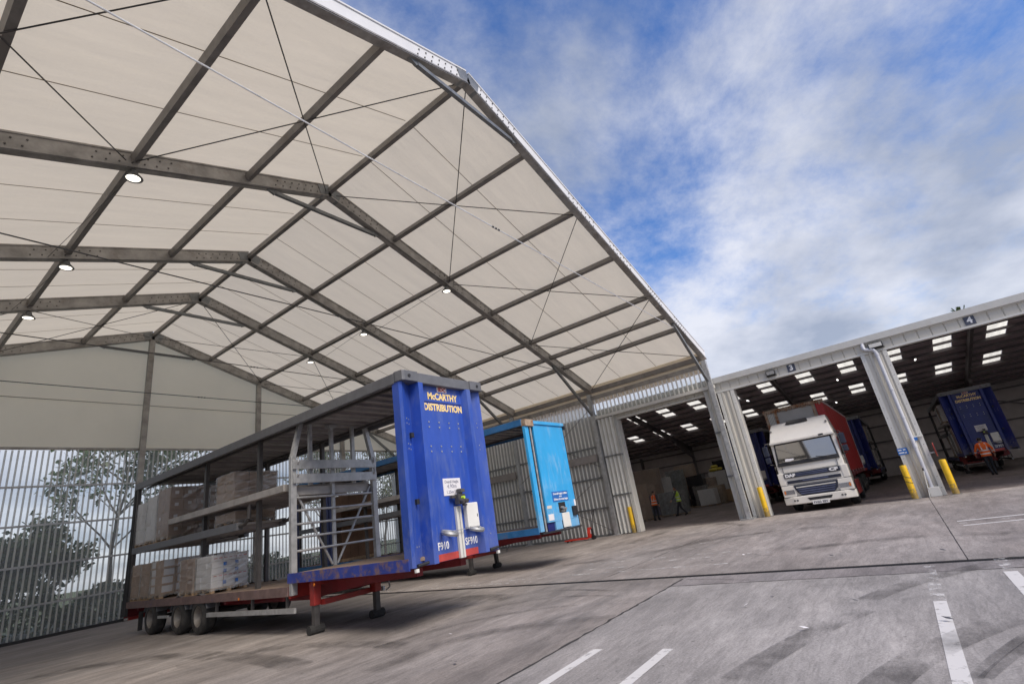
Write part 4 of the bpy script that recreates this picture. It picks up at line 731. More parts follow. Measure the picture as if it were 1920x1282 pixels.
# ------------------------------------------------------------------ pallet loads
def pallet_load(label, loc, w_, d_, h_, nx, ny, nz, mt, rzv=0, labels=None, wrap=True, group=None, name='pallet_load', seed=0, gap=.006, jit=.008, wrapmat='wrap'):
    rnd = random.Random(seed); T = thing(name, label, 'pallet', loc, rzv, group)
    P = bpy.data.objects.new('pallet', None); COL.objects.link(P); P.parent = T
    for x in (.05, w_/2, w_-.05):
        MB().box(x-.05, x+.05, 0, d_, 0, .02).build('bottom_board', M['pallet'], P)
        for y in (.05, d_/2, d_-.05): MB().box(x-.05, x+.05, y-.05, y+.05, .0205, .10).build('block', M['pallet'], P)
    n = 6
    for k in range(n): MB().box(0, w_, k*(d_-.1)/(n-1), k*(d_-.1)/(n-1)+.1, .1005, .125).build('top_board', M['pallet'], P)
    bx, by, bz = w_/nx, d_/ny, (h_-.125)/nz; c0 = None; lb0 = None
    for k in range(nz):
        for i in range(nx):
            for j in range(ny):
                if 0 < i < nx-1 and 0 < j < ny-1 and k < nz-1: continue
                if c0 is None: c0 = MB().box(-bx/2+gap, bx/2-gap, -by/2+gap, by/2-gap, 0, bz-gap*.8).build('carton', mt, T, bevel=.008, seg=1); o = c0
                else: o = share(c0, 'carton', T)
                o.location = ((i+.5)*bx+rnd.uniform(-jit, jit), (j+.5)*by+rnd.uniform(-jit, jit), .127+k*bz)
                if labels and j == 0:
                    lw, lh = labels
                    if lb0 is None: lb0 = MB().box(-lw/2, lw/2, -.003, 0, -lh/2, lh/2).build('carton_label', M['label'], T); q = lb0
                    else: q = share(lb0, 'carton_label', T)
                    q.location = (o.location.x+rnd.uniform(-.02, .02), o.location.y-by/2+gap-.001, o.location.z+bz*.55+rnd.uniform(-.02, .02))
                if labels and i == 0 and j > 0 and rnd.random() < .6: q = share(lb0, 'carton_label', T, (o.location.x-bx/2+gap-.001, o.location.y, o.location.z+bz*.55), (0, 0, R(-90)))
    if wrap:
        mb = MB(); m_, nn = 7, 14; ring = []
        per = [(0, 0), (w_, 0), (w_, d_), (0, d_)]
        for a in range(4):
            p, q = per[a], per[(a+1) % 4]
            for b in range(m_): ring.append((p[0]+(q[0]-p[0])*b/m_, p[1]+(q[1]-p[1])*b/m_))
        cx, cy = w_/2, d_/2; R_ = len(ring)
        for k in range(nn+1):
            for x, y in ring:
                e = .016+rnd.uniform(-.006, .012); dx, dy = x-cx, y-cy; L_ = math.hypot(dx, dy); mb.v.append((x+dx/L_*e*1.4, y+dy/L_*e*1.4, .06+(h_+.01-.06)*k/nn+rnd.uniform(-.01, .01)))
        for k in range(nn):
            for i in range(R_): a = k*R_+i; b = k*R_+(i+1) % R_; mb.f.append((a, b, b+R_, a+R_)); mb.m.append(0)
        mb.build('stretch_wrap', M[wrapmat], T)
    return T
Gp = 'pallets on the nearest trailer'
DK, LD, RD = .99, 2.675, 3.30      # deck levels
tx, ty = -2.32, 1.2
wp = pallet_load('pallet of white printed cartons on the main deck of the nearest trailer', (tx+.10, 9.55, DK), .98, 1.0, .98, 3, 3, 5, M['whitebox'], labels=None, group=Gp, seed=1)
for z in (.42, .88):
    for k in range(7): MB().box(.04+k*.135, .13+k*.135, -.022, -.018, z, z+.018).build('red_tape', M['redl'], wp)
for x in (.3, .62):
    for z in (.2, .5, .68): MB().box(x, x+.09, -.022, -.018, z, z+.09).build('blue_print', M['signb'], wp)
pallet_load('brown pallet close behind the white cartons on the main deck', (tx+.06, 10.62, DK), 1.0, .9, 1.0, 2, 2, 3, M['card2'], group=Gp, seed=2)
pallet_load('pallet of white-labelled brown cartons low at the outer side', (tx+.06, 12.95, DK), 1.2, .82, 1.12, 3, 2, 4, M['card'], labels=(.30, .19), group=Gp, seed=3)
pallet_load('pallet of white-labelled brown cartons low at the inner side', (tx+1.29, 12.95, DK), 1.1, .82, 1.10, 3, 2, 4, M['card'], labels=(.28, .19), group=Gp, seed=4)
for k, y in enumerate((13.85, 14.72)):
    for j, x in enumerate((.06, 1.29)): pallet_load('wrapped pale pallet on main deck, %s row behind the labelled cartons, %s' % (('first', 'rearmost')[k], ('outer side', 'inner side')[j]), (tx+x, y, DK), 1.14, .80, 1.1+.02*k, 2, 2, 3, M['card'], group=Gp, seed=5+k*2+j)
for j, x in enumerate((.06, 1.28)): pallet_load('tall pallet of plain brown cartons with small labels on the upper deck, %s' % ('outer side', 'inner side')[j], (tx+x, 12.66, LD), 1.18, 1.0, 1.66, 3, 2, 4, M['card2'], labels=(.11, .10), wrap=True, group=Gp, seed=11+j)
for k, y in enumerate((13.75, 14.65)):
    for j, x in enumerate((.06, 1.28)): pallet_load('white wrapped pallet high at the trailer tail, %s row, %s' % (('front', 'last')[k], ('outer side', 'inner side')[j]), (tx+x, y, LD), 1.16, .84, 1.55-.1*k, 2, 2, 3, M['whitebox'] if j == 0 else M['card'], group=Gp, seed=21+k*2+j)
pallet_load('wrapped brown pallet standing on the raised deck panel', (tx+.42, 9.1, RD), 1.3, 1.1, .9, 3, 2, 3, M['card'], group=Gp, seed=31)
pallet_load('low wrapped brown pallet under the raised deck panel', (tx+.25, 8.6, LD), 1.15, 1.2, .36, 3, 2, 1, M['card'], group=Gp, seed=32)
# ply board stack in the light blue trailer
pb = thing('board_crate', 'tall brown plywood crate at the tail of the light blue trailer', 'crate', (5.62, 14.9, .99)); 
for k in range(4): MB().box(.0+k*.44, .43+k*.44, 0, .9, .12, 2.9).build('board', M['ply'], pb)
MB().box(-.02, 1.78, .0, .9, .0, .115).build('base', M['pallet'], pb); MB().box(-.02, 1.78, -.05, -.001, 1.55, 1.67).build('batten', M['post'], pb)
# loads inside the warehouse and trailer SF909
Gw = 'goods stored in the warehouse'
def wload(x, y, depth_x, *a, **k):
    p = px(x, y, 0, depth_x); return p
def stack(label, pxy, X, w_, d_, h_, nx, ny, nz, mt, **k):
    p = px(pxy[0], pxy[1], 0, X); return pallet_load(label, (X, p.y, 0), w_, d_, h_, nx, ny, nz, mt, rzv=R(-90), group=Gw, **k)
stack('grey stretch-wrapped pallet behind the orange vest', (1240, 960), 30.5, 1.9, 1.2, 1.75, 2, 1, 3, M['greywrap'], seed=41)
stack('second grey wrapped pallet left of the walking figures', (1208, 960), 32.0, 1.3, 1.2, 1.7, 2, 1, 3, M['navy'], seed=42)
stack('brown carton tower at the left edge of the canopy bay', (1180, 960), 27.5, 1.3, 1.2, 2.6, 2, 2, 5, M['card'], seed=43)
stack('tall stack of brown cartons against the rear wall', (1268, 900), 45., 1.9, 1.2, 4.2, 2, 2, 4, M['card'], seed=44)
stack('pale wrapped stack beside the tall brown cartons', (1250, 900), 44., 1.6, 1.2, 3.8, 2, 2, 4, M['greywrap'], seed=45)
stack('black wrapped pallet stack near the rear wall', (1290, 915), 42., 1.6, 1.2, 2.9, 2, 2, 3, M['black'], seed=46, wrap=False)
stack('white carton pallet with dark print mark by the rear wall', (1306, 915), 40., 1.5, 1.2, 1.5, 1, 1, 1, M['whitebox'], seed=47)
stack('white carton pallet topped with yellow bags', (1333, 905), 44., 1.6, 1.2, 3.0, 1, 1, 2, M['whitebox'], seed=48)
stack('black shiny wrapped stack beside the yellow bags', (1345, 905), 44.3, 1.9, 1.2, 4.0, 2, 1, 3, M['black'], seed=49, wrap=False)
stack('rack of red-brown cartons at the far left of the canopy bay', (1190, 905), 40., 2.4, 1.2, 4.2, 3, 1, 4, M['card2'], seed=50)
stack('low wooden boarded bin along the rear wall', (1336, 925), 43., 3.4, 1.0, 1.2, 1, 1, 2, M['pallet'], seed=51, wrap=False)
yb = thing('bag_heap', 'heap of yellow bags on the white carton pallet', 'bags', (44.5, px(1333, 905, 0, 44.).y-.8, 3.02))
for k, (a, b, c_) in enumerate(((-.3, .3, 0), (.3, .2, 0), (0, -.2, .02), (.05, .15, .3))): MB().lathe([(0, 0), (.36, .04), (.45, .16), (.34, .30), (0, .34)], (a, b, c_), (0, 0, 1), 14).build('bag', M['yelbag'], yb, smooth=True)
for k in range(6):
    for s_ in ((0, 1) if k > 2 else (0,)): pallet_load('wrapped mixed pallet on the %s deck of trailer SF909, row %s from its front' % (('main', 'upper')[s_], ('one', 'two', 'three', 'four', 'five', 'six')[k]), (31.2+1.0+k*1.3, -9.42, (1.26 if k < 2 else .99) if s_ == 0 else 3.30 if k > 2 else 2.9), 2.2, 1.15, (1.6 if k < 2 else 1.5) if s_ == 0 else 1.25, 2, 2, 3, (M['whitebox'], M['card'], M['whitebox'], M['greywrap'])[(k+s_) % 4], rzv=R(-90), group='loads on trailer SF909', seed=60+k*2+s_)

for k in range(7):
    for s_ in ((0, 1) if k > 2 else (0,)): pallet_load('shaded wrapped load on the %s deck of the trailer behind the red curtain, row %s' % (('main', 'upper')[s_], ('one', 'two', 'three', 'four', 'five', 'six', 'seven')[k]), (35.5+1.0+k*1.5, -2.47, (1.26 if k < 2 else .99) if s_ == 0 else 3.30), 2.25, 1.3, 1.5 if s_ == 0 else 1.2, 2, 2, 3, (M['card'], M['greywrap'], M['card2'], M['whitebox'])[(k+s_) % 4], rzv=R(-90), group='loads on the shaded trailer', seed=90+k*2+s_)

Gm = 'further goods at the rear of the canopy bay'
for k, (lb, pxy, X, w_, h_, nz, mt) in enumerate((('red-brown carton stack left of the orange vest', (1200, 930), 36., 1.6, 2.6, 4, 'card2'), ('silver wrapped stack on the rack side', (1222, 900), 41., 1.5, 3.2, 4, 'whitebox'), ('plain brown stack right of the lime vest', (1296, 905), 46., 1.6, 2.6, 3, 'card'), ('dark drum stack near the printed white carton', (1300, 918), 41.5, 1.2, 1.9, 3, 'black'), ('red topped carton stack by the rear wall', (1312, 900), 43., 1.3, 2.5, 3, 'card2'), ('grey board crate between stacks at the rear', (1322, 912), 42., 1.5, 1.7, 2, 'pallet'))):
    stack(lb, pxy, X, w_, 1.2, h_, 2, 1, nz, M[mt], seed=120+k)
# ------------------------------------------------------------------ white tractor unit with red curtain trailer
tr = thing('truck', 'white tractor unit with dark grille coming out of loading bay three', 'truck', (17.42, -1.69, 0), R(-90)); tr.scale = (1.025, 1.0, 1.02)
W = 2.66
def shell(prof, x0, x1, inset=0.):   # side profile (y,z) extruded across x
    return MB().prism(prof, (x0, 0, 0), (0, 1, 0), (0, 0, 1), (x1-x0, 0, 0))
shell([(.03, .66), (.0, 1.15), (.03, 1.75), (.06, 2.02), (.24, 3.06), (.5, 3.12), (2.1, 3.12), (2.1, .95), (1.75, .95), (1.7, .7)], 0.02, W-.02).build('cab_body', M['cab'], tr, bevel=.06, seg=3, smooth=True)
sp_ = shell([(.12, 3.02), (.20, 3.18), (.62, 3.72), (.95, 3.93), (1.5, 3.98), (2.05, 3.98), (2.05, 3.125), (.4, 3.125)], .03, W-.03)
sp_.v = [(W/2+(x-W/2)*(1-.13*max(0, (z-3.1)/.9)**1.5), y, z) for x, y, z in sp_.v]
sp_.build('roof_spoiler', M['cab'], tr, bevel=.11, seg=4, smooth=True)
MB().hexa([(.42, .36, 3.30), (W-.42, .36, 3.30), (W-.42, .40, 3.28), (.42, .40, 3.28), (.55, .56, 3.58), (W-.55, .56, 3.58), (W-.55, .62, 3.56), (.55, .62, 3.56)]).build('spoiler_panel', M['cab'], tr, bevel=.02)
MB().hexa([(.85, .66, 3.80), (1.78, .66, 3.80), (1.72, .90, 3.955), (.91, .90, 3.955), (.85, .655, 3.85), (1.78, .655, 3.85), (1.72, .88, 3.975), (.91, .88, 3.975)]).build('spoiler_vent', M['dark'], tr)
for x in (.18, W-.18): MB().cyl((x, .50, 3.62), (x, .44, 3.60), .045, 12).build('roof_lamp', M['lamp'], tr)
MB().box(.02, W-.02, .045, .28, 2.99, 3.10).build('visor_lip', M['cab'], tr, bevel=.03)
MB().hexa([(.10, .008, 2.0), (W-.10, .008, 2.0), (W-.10, .12, 2.0), (.10, .12, 2.0), (.16, .185, 2.99), (W-.16, .185, 2.99), (W-.16, .28, 2.99), (.16, .28, 2.99)]).build('windscreen_surround', M['dark'], tr, bevel=.03)
MB().hexa([(.17, .012, 2.14), (W-.17, .012, 2.14), (W-.17, .12, 2.14), (.17, .12, 2.14), (.22, .165, 2.95), (W-.22, .165, 2.95), (W-.22, .26, 2.95), (.22, .26, 2.95)]).build('windscreen', M['glass'], tr, bevel=.02)
for x0, x1 in ((.7, .2), (1.6, 1.05), (2.2, 1.7)): MB().tube([(x0, -.01, 2.06), (x0-.1, -.015, 2.12), (x1, .02, 2.20)], .013, 6).build('wiper', M['dark'], tr)
MB().hexa([(.45, .015, 2.18), (.85, .02, 2.16), (.85, .02, 2.17), (.45, .02, 2.19), (.48, .03, 2.28), (.8, .03, 2.26), (.8, .035, 2.27), (.48, .035, 2.29)]).build('dashboard_papers', M['label'], tr)
# panel gaps and seams
for x in (.24, W-.26): MB().box(x, x+.012, .0, .03, 1.72, 2.02).build('panel_gap', M['dark'], tr)
MB().box(.1, W-.1, -.012, .06, 1.995, 2.006).build('panel_gap', M['dark'], tr); MB().box(-.02, W+.02, -.02, .45, 1.146, 1.158).build('panel_gap', M['dark'], tr); MB().box(-.04, W+.04, -.05, .5, .648, .66).build('panel_gap', M['dark'], tr)
MB().box(.24, W-.24, -.012, .02, 1.69, 1.70).build('panel_gap', M['dark'], tr); MB().box(W-.022, W-.010, 1.42, 1.435, 1.0, 3.0).build('panel_gap', M['dark'], tr); MB().box(W-.022, W-.010, .36, .375, 1.72, 2.1).build('panel_gap', M['dark'], tr)
# grille bands with lettering
MB().box(.22, W-.24, -.035, .0, 1.46, 1.66).build('grille_band', M['grille'], tr, bevel=.01); MB().box(.28, W-.28, -.03, .0, 1.22, 1.345).build('grille_band', M['grille'], tr, bevel=.01)
for z in (1.53, 1.60): MB().box(.72, 1.95, -.05, -.036, z-.018, z+.018).build('grille_slat', M['grille2'], tr)
MB().box(.9, 1.9, -.045, -.031, 1.27, 1.31).build('grille_slat', M['grille2'], tr)
lettering('DAF', .17, M['wl'], tr, (.47, -.04, 1.555), FRONT, .42, .012); lettering('CF', .17, M['wl'], tr, (2.18, -.04, 1.565), FRONT, .34, .012)
MB().prism([(.46, 1.12), (2.20, 1.12), (2.12, .82), (1.92, .64), (.76, .64), (.56, .82)], (0, -.045, 0), (1, 0, 0), (0, 0, 1), (0, .06, 0)).build('lower_grille', M['grille'], tr, bevel=.012)
for k, z in enumerate((1.03, .94, .85, .76)): MB().box(.56+.035*k, 2.10-.035*k, -.075, -.046, z-.025, z+.02).build('grille_slat', M['grille2'] if k else M['trim'], tr, bevel=.006)
# corner panels, headlamps, bumper
for s, x0, x1 in ((-1, -.04, .22), (1, W-.22, W+.04)): MB().box(x0, x1, -.01, .55, 1.16, 1.70).build('corner_deflector', M['cab'], tr, bevel=.04, seg=3)
for x0, x1 in ((-.03, .50), (W-.50, W+.03)):
    MB().box(x0, x1, -.03, .5, .66, 1.15).build('lamp_panel', M['cab'], tr, bevel=.035, seg=3)
    xm = .04 if x0 < 1 else W-.46
    hl = MB().box(xm, xm+.42, -.045, -.025, .78, .96).build('headlight', M['lamp'], tr, bevel=.015)
    for k in range(3): MB().lathe([(0, -.004), (.055, -.006), (.065, 0)], (xm+.09+k*.12, -.046, .87), (0, -1, 0), 14).build('reflector', M['mirror'] if k != 1 else M['dark'], hl, smooth=True)
    MB().box(xm+(.35 if x0 > 1 else .0), xm+(.42 if x0 > 1 else .06), -.05, -.046, .80, .94).build('indicator', M['amber'], hl)
MB().prism([(-.05, .60), (-.06, .0), (.35, -.10), (W-.35, -.10), (W+.06, .0), (W+.05, .60)], (0, 0, .34), (1, 0, 0), (0, 1, 0), (0, 0, .32)).build('bumper', M['cab'], tr, bevel=.04, seg=3)
MB().prism([(.88, .56), (1.85, .56), (1.78, .45), (.95, .45)], (0, -.112, 0), (1, 0, 0), (0, 0, 1), (0, .02, 0)).build('bumper_slot', M['dark'], tr)
for x in (.36, .47, W-.47, W-.36): MB().cyl((x, -.09, .50), (x, -.112, .50), .04, 14).build('fog_lamp', M['dark'], tr); MB().cyl((x, -.112, .50), (x, -.117, .50), .022, 10).build('fog_lens', M['lamp'], tr)
npb = MB().box(1.02, 1.66, -.13, -.103, .27, .41).build('number_plate', M['wl'], tr); lettering('FX62 EEV', .115, M['ink'], npb, (1.34, -.1315, .338), FRONT, .56, .004, name='registration', extrude=.001)
# mirrors, side trim, wheels, step
for s, x in ((-1, -.22), (1, W+.22)):
    mr = bpy.data.objects.new('mirror_arm', None); COL.objects.link(mr); mr.parent = tr
    MB().tube([(x-s*.22, .25, 3.05), (x-s*.05, .12, 3.08), (x, .1, 2.98)], .02, 8).build('arm', M['dark'], mr); MB().tube([(x-s*.2, .25, 2.1), (x, .12, 2.15)], .02, 8).build('arm', M['dark'], mr)
    MB().box(x-.11, x+.11, .02, .20, 2.52, 2.98).build('main_mirror', M['grille'], mr, bevel=.045, seg=3); MB().box(x-.10, x+.10, .02, .18, 2.20, 2.47).build('wide_mirror', M['grille'], mr, bevel=.045, seg=3)
MB().tube([(.15, .12, 2.12), (-.02, -.06, 1.98), (.0, -.1, 1.9)], .015, 6).build('front_mirror_arm', M['dark'], tr)
MB().box(2.05, 2.25, .03, .2, 3.03, 3.10).build('kerb_mirror', M['dark'], tr, bevel=.02)
MB().box(W-.018, W-.006, .62, .72, 2.3, 2.9).build('side_reflector', M['redl'], tr); MB().hexa([(W-.025, .34, 2.12), (W-.012, .34, 2.12), (W-.012, 1.25, 2.12), (W-.025, 1.25, 2.12), (W-.025, .46, 2.86), (W-.012, .46, 2.86), (W-.012, 1.25, 2.86), (W-.025, 1.25, 2.86)]).build('door_window', M['glass'], tr)
MB().box(W-.02, W-.008, .3, 1.5, 1.97, 2.0).build('door_line', M['trim'], tr); MB().box(W-.05, W+.02, .55, .75, 1.2, 1.3).build('door_handle', M['dark'], tr, bevel=.01)
for x, s in ((.18, -1), (W-.18, 1)): wheel(tr, x, 1.45, .5, s); wheel(tr, x, 5.1, .5, s)
for x0, x1 in ((.0, .3), (W-.3, W)): MB().box(x0, x1, 2.05, 4.3, .35, .95).build('side_tank', M['red'], tr, bevel=.03)
MB().box(.8, W-.8, 1.6, 6.3, .75, 1.0).build('truck_chassis', M['dark'], tr); MB().box(.1, W-.1, .3, 1.0, .36, .66).build('under_cab', M['dark'], tr)
ct = thing('curtain_trailer', 'red curtain-sided trailer with rusty headboard coupled behind the white cab', 'trailer', (19.85, -1.50, 0), R(-90)); CL = 13.6
MB().box(.06, 2.64, .02, .10, 1.25, 4.72).build('headboard', M['alupan'], ct)
for x0 in (.0, .46, 2.2): MB().box(x0, x0+.13, -.05, .015, 1.2, 4.78).build('headboard_post', M['rust'], ct)
for k in range(4): MB().box(.14+k*.07, .17+k*.07, -.02, .018, 1.3, 4.7).build('headboard_rib', M['trim'], ct)
random.seed(8); mb = MB(); mb.box(-.05, 2.75, -.06, .12, 4.78, 4.90)
for k in range(26): x = -.05+k*.108; mb.box(x, x+.06+random.uniform(0, .04), -.08-random.uniform(0, .03), -.061, 4.74-random.uniform(0, .08), 4.88+random.uniform(0, .03))
mb.build('top_rail', M['rust'], ct); MB().box(2.36, 2.70, -.03, .019, 1.25, 4.775).build('curtain_wrap', M['curtain'], ct, bevel=.03)
for x0 in (.0, 2.70-.03):
    mb = MB(); n = 60
    for k in range(n):
        a, b = .13+k*(CL-.2)/n, .13+(k+1)*(CL-.2)/n; f = lambda y: .02*math.sin(y*4.1)+.012*math.sin(y*9.7)
        mb.face([(x0+f(a), a, 1.35), (x0+f(b), b, 1.35), (x0+f(b)*.2, b, 4.76), (x0+f(a)*.2, a, 4.76)])
    mb.build('side_curtain', M['curtain'], ct, smooth=True)
    for k in range(12): MB().box(x0-.012, x0+.012, .8+k*1.08, .85+k*1.08, 1.12, 1.40).build('curtain_strap', M['trim'] if k % 2 else M['dark'], ct)
MB().box(.02, 2.68, .13, CL, 1.12, 1.30).build('floor', M['darkred'], ct); MB().box(.02, 2.68, .13, CL, 4.79, 4.86).build('roof', M['inner'], ct); MB().box(.02, 2.68, CL, CL+.08, 1.1, 4.86).build('rear_doors', M['inner'], ct)
for y in (9.2, 10.5, 11.8):
    for x, s in ((.2, -1), (2.5, 1)): wheel(ct, x, y, .5, s)
MB().box(.6, 2.1, 1., CL-.5, .85, 1.1).build('chassis', M['darkred'], ct)
# ------------------------------------------------------------------ pallet truck
pj = thing('pallet_truck', 'red hand pallet truck with black handle by the side wall', 'pallet truck', (15.85, 7.75, 0), R(8))
for x in (-.26, .26): MB().box(x-.09, x+.09, .12, 1.45, .07, .13).build('fork', M['jack'], pj, bevel=.015); MB().cyl((x-.05, 1.3, .05), (x+.05, 1.3, .05), .05, 12).build('roller', M['dark'], pj)
MB().prism([(-.28, .1), (.28, .1), (.28, .35), (.14, .62), (-.14, .62), (-.28, .35)], (0, -.02, 0), (1, 0, 0), (0, 0, 1), (0, .13, 0)).build('chassis_head', M['jack'], pj, bevel=.015); MB().box(-.1, .1, -.028, -.0205, .3, .5).build('decal', M['label'], pj)
MB().cyl((0, -.1, .16), (0, -.1, .55), .06, 12).build('pump', M['dark'], pj)
for x in (-.09, .09): MB().cyl((x-.035, -.12, .1), (x+.035, -.12, .1), .1, 16).build('steer_wheel', M['dark'], pj)
MB().cyl((0, -.12, .5), (0, -.28, 1.2), .022, 8).build('handle_bar', M['dark'], pj); MB().tube([(0, -.28, 1.16), (-.16, -.31, 1.27), (-.19, -.33, 1.36), (-.12, -.345, 1.42), (.12, -.345, 1.42), (.19, -.33, 1.36), (.16, -.31, 1.27), (0, -.28, 1.16)], .022, 8).build('handle_loop', M['dark'], pj)
# ------------------------------------------------------------------ people
def person(label, loc, rzv, H, J, mats, vest=None, extra=None):
    """one skinned body; J = joints in a 1.75 m figure facing -y"""
    T = thing('person', label, 'person', loc, rzv); k = H/1.75
    V = []; Rd = []; Ed = []; ids = {}
    def add(n, p, r, par=None):
        ids[n] = len(V); V.append(Vector(p)*k); Rd.append(r*k)
        if par: Ed.append((ids[par], ids[n]))
    add('pelvis', (0, 0, .95), .135); add('belly', (J['lean']*.3, J['fwd']*.3, 1.08), .135, 'pelvis'); add('chest', (J['lean']*.7, J['fwd']*.7, 1.28), .155, 'belly'); add('neckb', (J['lean'], J['fwd'], 1.45), .085, 'chest'); add('neck', (J['lean'], J['fwd']*1.1-.01, 1.52), .055, 'neckb')
    add('jaw', (J['lean'], J['fwd']*1.2-.03, 1.585), .075, 'neck'); add('head', (J['lean'], J['fwd']*1.2-.01, 1.66), .096, 'jaw'); add('crown', (J['lean'], J['fwd']*1.2, 1.72), .07, 'head'); add('nose', (J['lean'], J['fwd']*1.2-.125, 1.625), .017, 'jaw')
    for s, n in ((-1, 'l'), (1, 'r')):
        sh = Vector((J['lean']*.95+s*.185, J['fwd']*.95, 1.415)); add('sh'+n, sh, .068, 'neckb'); e = sh+Vector(J['el'+n]); add('el'+n, e, .050, 'sh'+n); w_ = e+Vector(J['wr'+n]); add('wr'+n, w_, .034, 'el'+n)
        d = Vector(J['wr'+n]).normalized(); add('palm'+n, w_+d*.075, .036, 'wr'+n); side = Vector((0, 1, 0)); c_ = w_+d*.085
        for f, (o_, ln) in enumerate(((-.03, .075), (-.01, .09), (.01, .085), (.03, .065))): add('f%d%s' % (f, n), c_+d*ln+side*o_*1.15+Vector((-s*.02, 0, 0)), .0085, 'palm'+n)
        add('th'+n, w_+d*.08+side*-.055+Vector((-s*.01, 0, 0)), .010, 'wr'+n)
        hp = Vector((s*.095, 0, .88)); add('hip'+n, hp, .098, 'pelvis'); kn = hp+Vector(J['kn'+n]); add('kn'+n, kn, .064, 'hip'+n); an = kn+Vector(J['an'+n]); add('an'+n, an, .047, 'kn'+n); add('toe'+n, an+Vector((s*.02, -.15, -.055+J.get('toe'+n, 0))), .042, 'an'+n); add('heel'+n, an+Vector((0, .05, -.05)), .042, 'an'+n)
    me = bpy.data.meshes.new('body'); me.from_pydata(V, Ed, []); o = bpy.data.objects.new('body', me); COL.objects.link(o)
    o.modifiers.new('skin', 'SKIN'); o.modifiers['skin'].use_smooth_shade = True
    for i, r in enumerate(Rd): me.skin_vertices[0].data[i].radius = (r, r*(.72 if i in (ids['belly'], ids['chest'], ids['pelvis']) else 1))
    me.skin_vertices[0].data[0].use_root = True
    ss = o.modifiers.new('sub', 'SUBSURF'); ss.levels = 2; ss.render_levels = 2
    dg = bpy.context.evaluated_depsgraph_get(); dg.update(); m2 = bpy.data.meshes.new_from_object(o.evaluated_get(dg)); bpy.data.objects.remove(o)
    m2.materials.clear()
    for m_ in mats: m2.materials.append(m_)          # top, trousers, skin, hair, boots
    bones = [(V[a], V[b], n) for (a, b), n in zip(Ed, [list(ids)[b] for a, b in Ed])]
    for p in m2.polygons:
        c_ = p.center; best = min(((c_-(a+(b-a)*max(0, min(1, (c_-a).dot(b-a)/max(1e-9, (b-a).length_squared))))).length, n) for a, b, n in bones)[1]
        if best.startswith(('kn', 'an', 'hip')): i = 1
        elif best.startswith(('toe', 'heel')): i = 4
        elif best.startswith(('palm', 'f0', 'f1', 'f2', 'f3', 'th', 'neck')) and best != 'neckb': i = 2
        elif best in ('jaw', 'nose'): i = 2
        elif best in ('head', 'crown'): i = 3 if (c_.z > 1.69*k or c_.y > V[ids['head']].y-.01) else 2
        else: i = 0 if c_.z > .97*k else 1
        p.material_index = i
    smooth_mesh(m2, 3); b = link('body', m2, T)
    # face
    hc = V[ids['head']]
    for s in (-1, 1): MB().lathe([(0, -.006), (.012, -.003), (.012, .004), (0, .006)], hc+Vector((s*.033, -.088, -.008))*k, (0, -1, 0), 10).build('eye', M['ink'], T); MB().lathe([(0, -.012), (.022, -.006), (.03, .006), (0, .012)], hc+Vector((s*.096, .0, -.02))*k, (s, 0, 0), 10).build('ear', M['skin'], T)
    MB().box(hc.x-.022, hc.x+.022, hc.y-.1, hc.y-.075, hc.z-.085*k, hc.z-.078*k).build('mouth', M['redl'], T)
    if vest:
        mb = MB(); rings = []
        for t, (rx, ry) in ((.86, (.20, .15)), (1.0, (.185, .14)), (1.15, (.18, .135)), (1.28, (.20, .145)), (1.40, (.215, .125)), (1.475, (.12, .09))):
            f = max(0, (t-.95)/.5); cx, cy = J['lean']*f, J['fwd']*f; rings.append([(k*(cx+rx*math.copysign(abs(math.cos(a))**.8, math.cos(a))), k*(cy+ry*math.sin(a)), t*k) for a in [2*math.pi*i/24 for i in range(24)]])
        for a, b_ in zip(rings, rings[1:]):
            for i in range(24): j = (i+1) % 24; mb.face([a[i], a[j], b_[j], b_[i]])
        v = mb.build('vest', vest, T, smooth=True)
        def band(t0, t1):
            m3 = MB(); P = lambda t: next((([tuple(Vector(p)*(1-(t*k-r0[0][2])/(r1[0][2]-r0[0][2]))+Vector(q)*((t*k-r0[0][2])/(r1[0][2]-r0[0][2]))) for p, q in zip(r0, r1)]) for r0, r1 in zip(rings, rings[1:]) if r0[0][2]-1e-6 <= t*k <= r1[0][2]+1e-6))
            a, b_ = P(t0), P(t1); cen = Vector((sum(p[0] for p in a)/24, sum(p[1] for p in a)/24, 0)); ex = lambda p: tuple(cen+(Vector(p)-cen)*1.03 if False else (cen.x+(p[0]-cen.x)*1.03, cen.y+(p[1]-cen.y)*1.03, p[2]))
            for i in range(24): j = (i+1) % 24; m3.face([ex(a[i]), ex(a[j]), ex(b_[j]), ex(b_[i])])
            m3.build('reflective_band', M['tape'], v)
        band(.95, 1.0); band(1.10, 1.15)
        for s in (-1, 1):
            for yy in (-1, 1): MB().beam((k*(s*.10+J['lean']*.5), k*(yy*.142+J['fwd']*.5), 1.16*k), (k*(s*.09+J['lean']*.98), k*(yy*.10+J['fwd']), 1.455*k), .05, .012, (0, yy, 0)).build('reflective_strap', M['tape'], v)
    if extra: extra(T, V, ids, k)
    return T
SK = [M['shirt'], M['trou'], M['skin'], M['hair'], M['boots']]
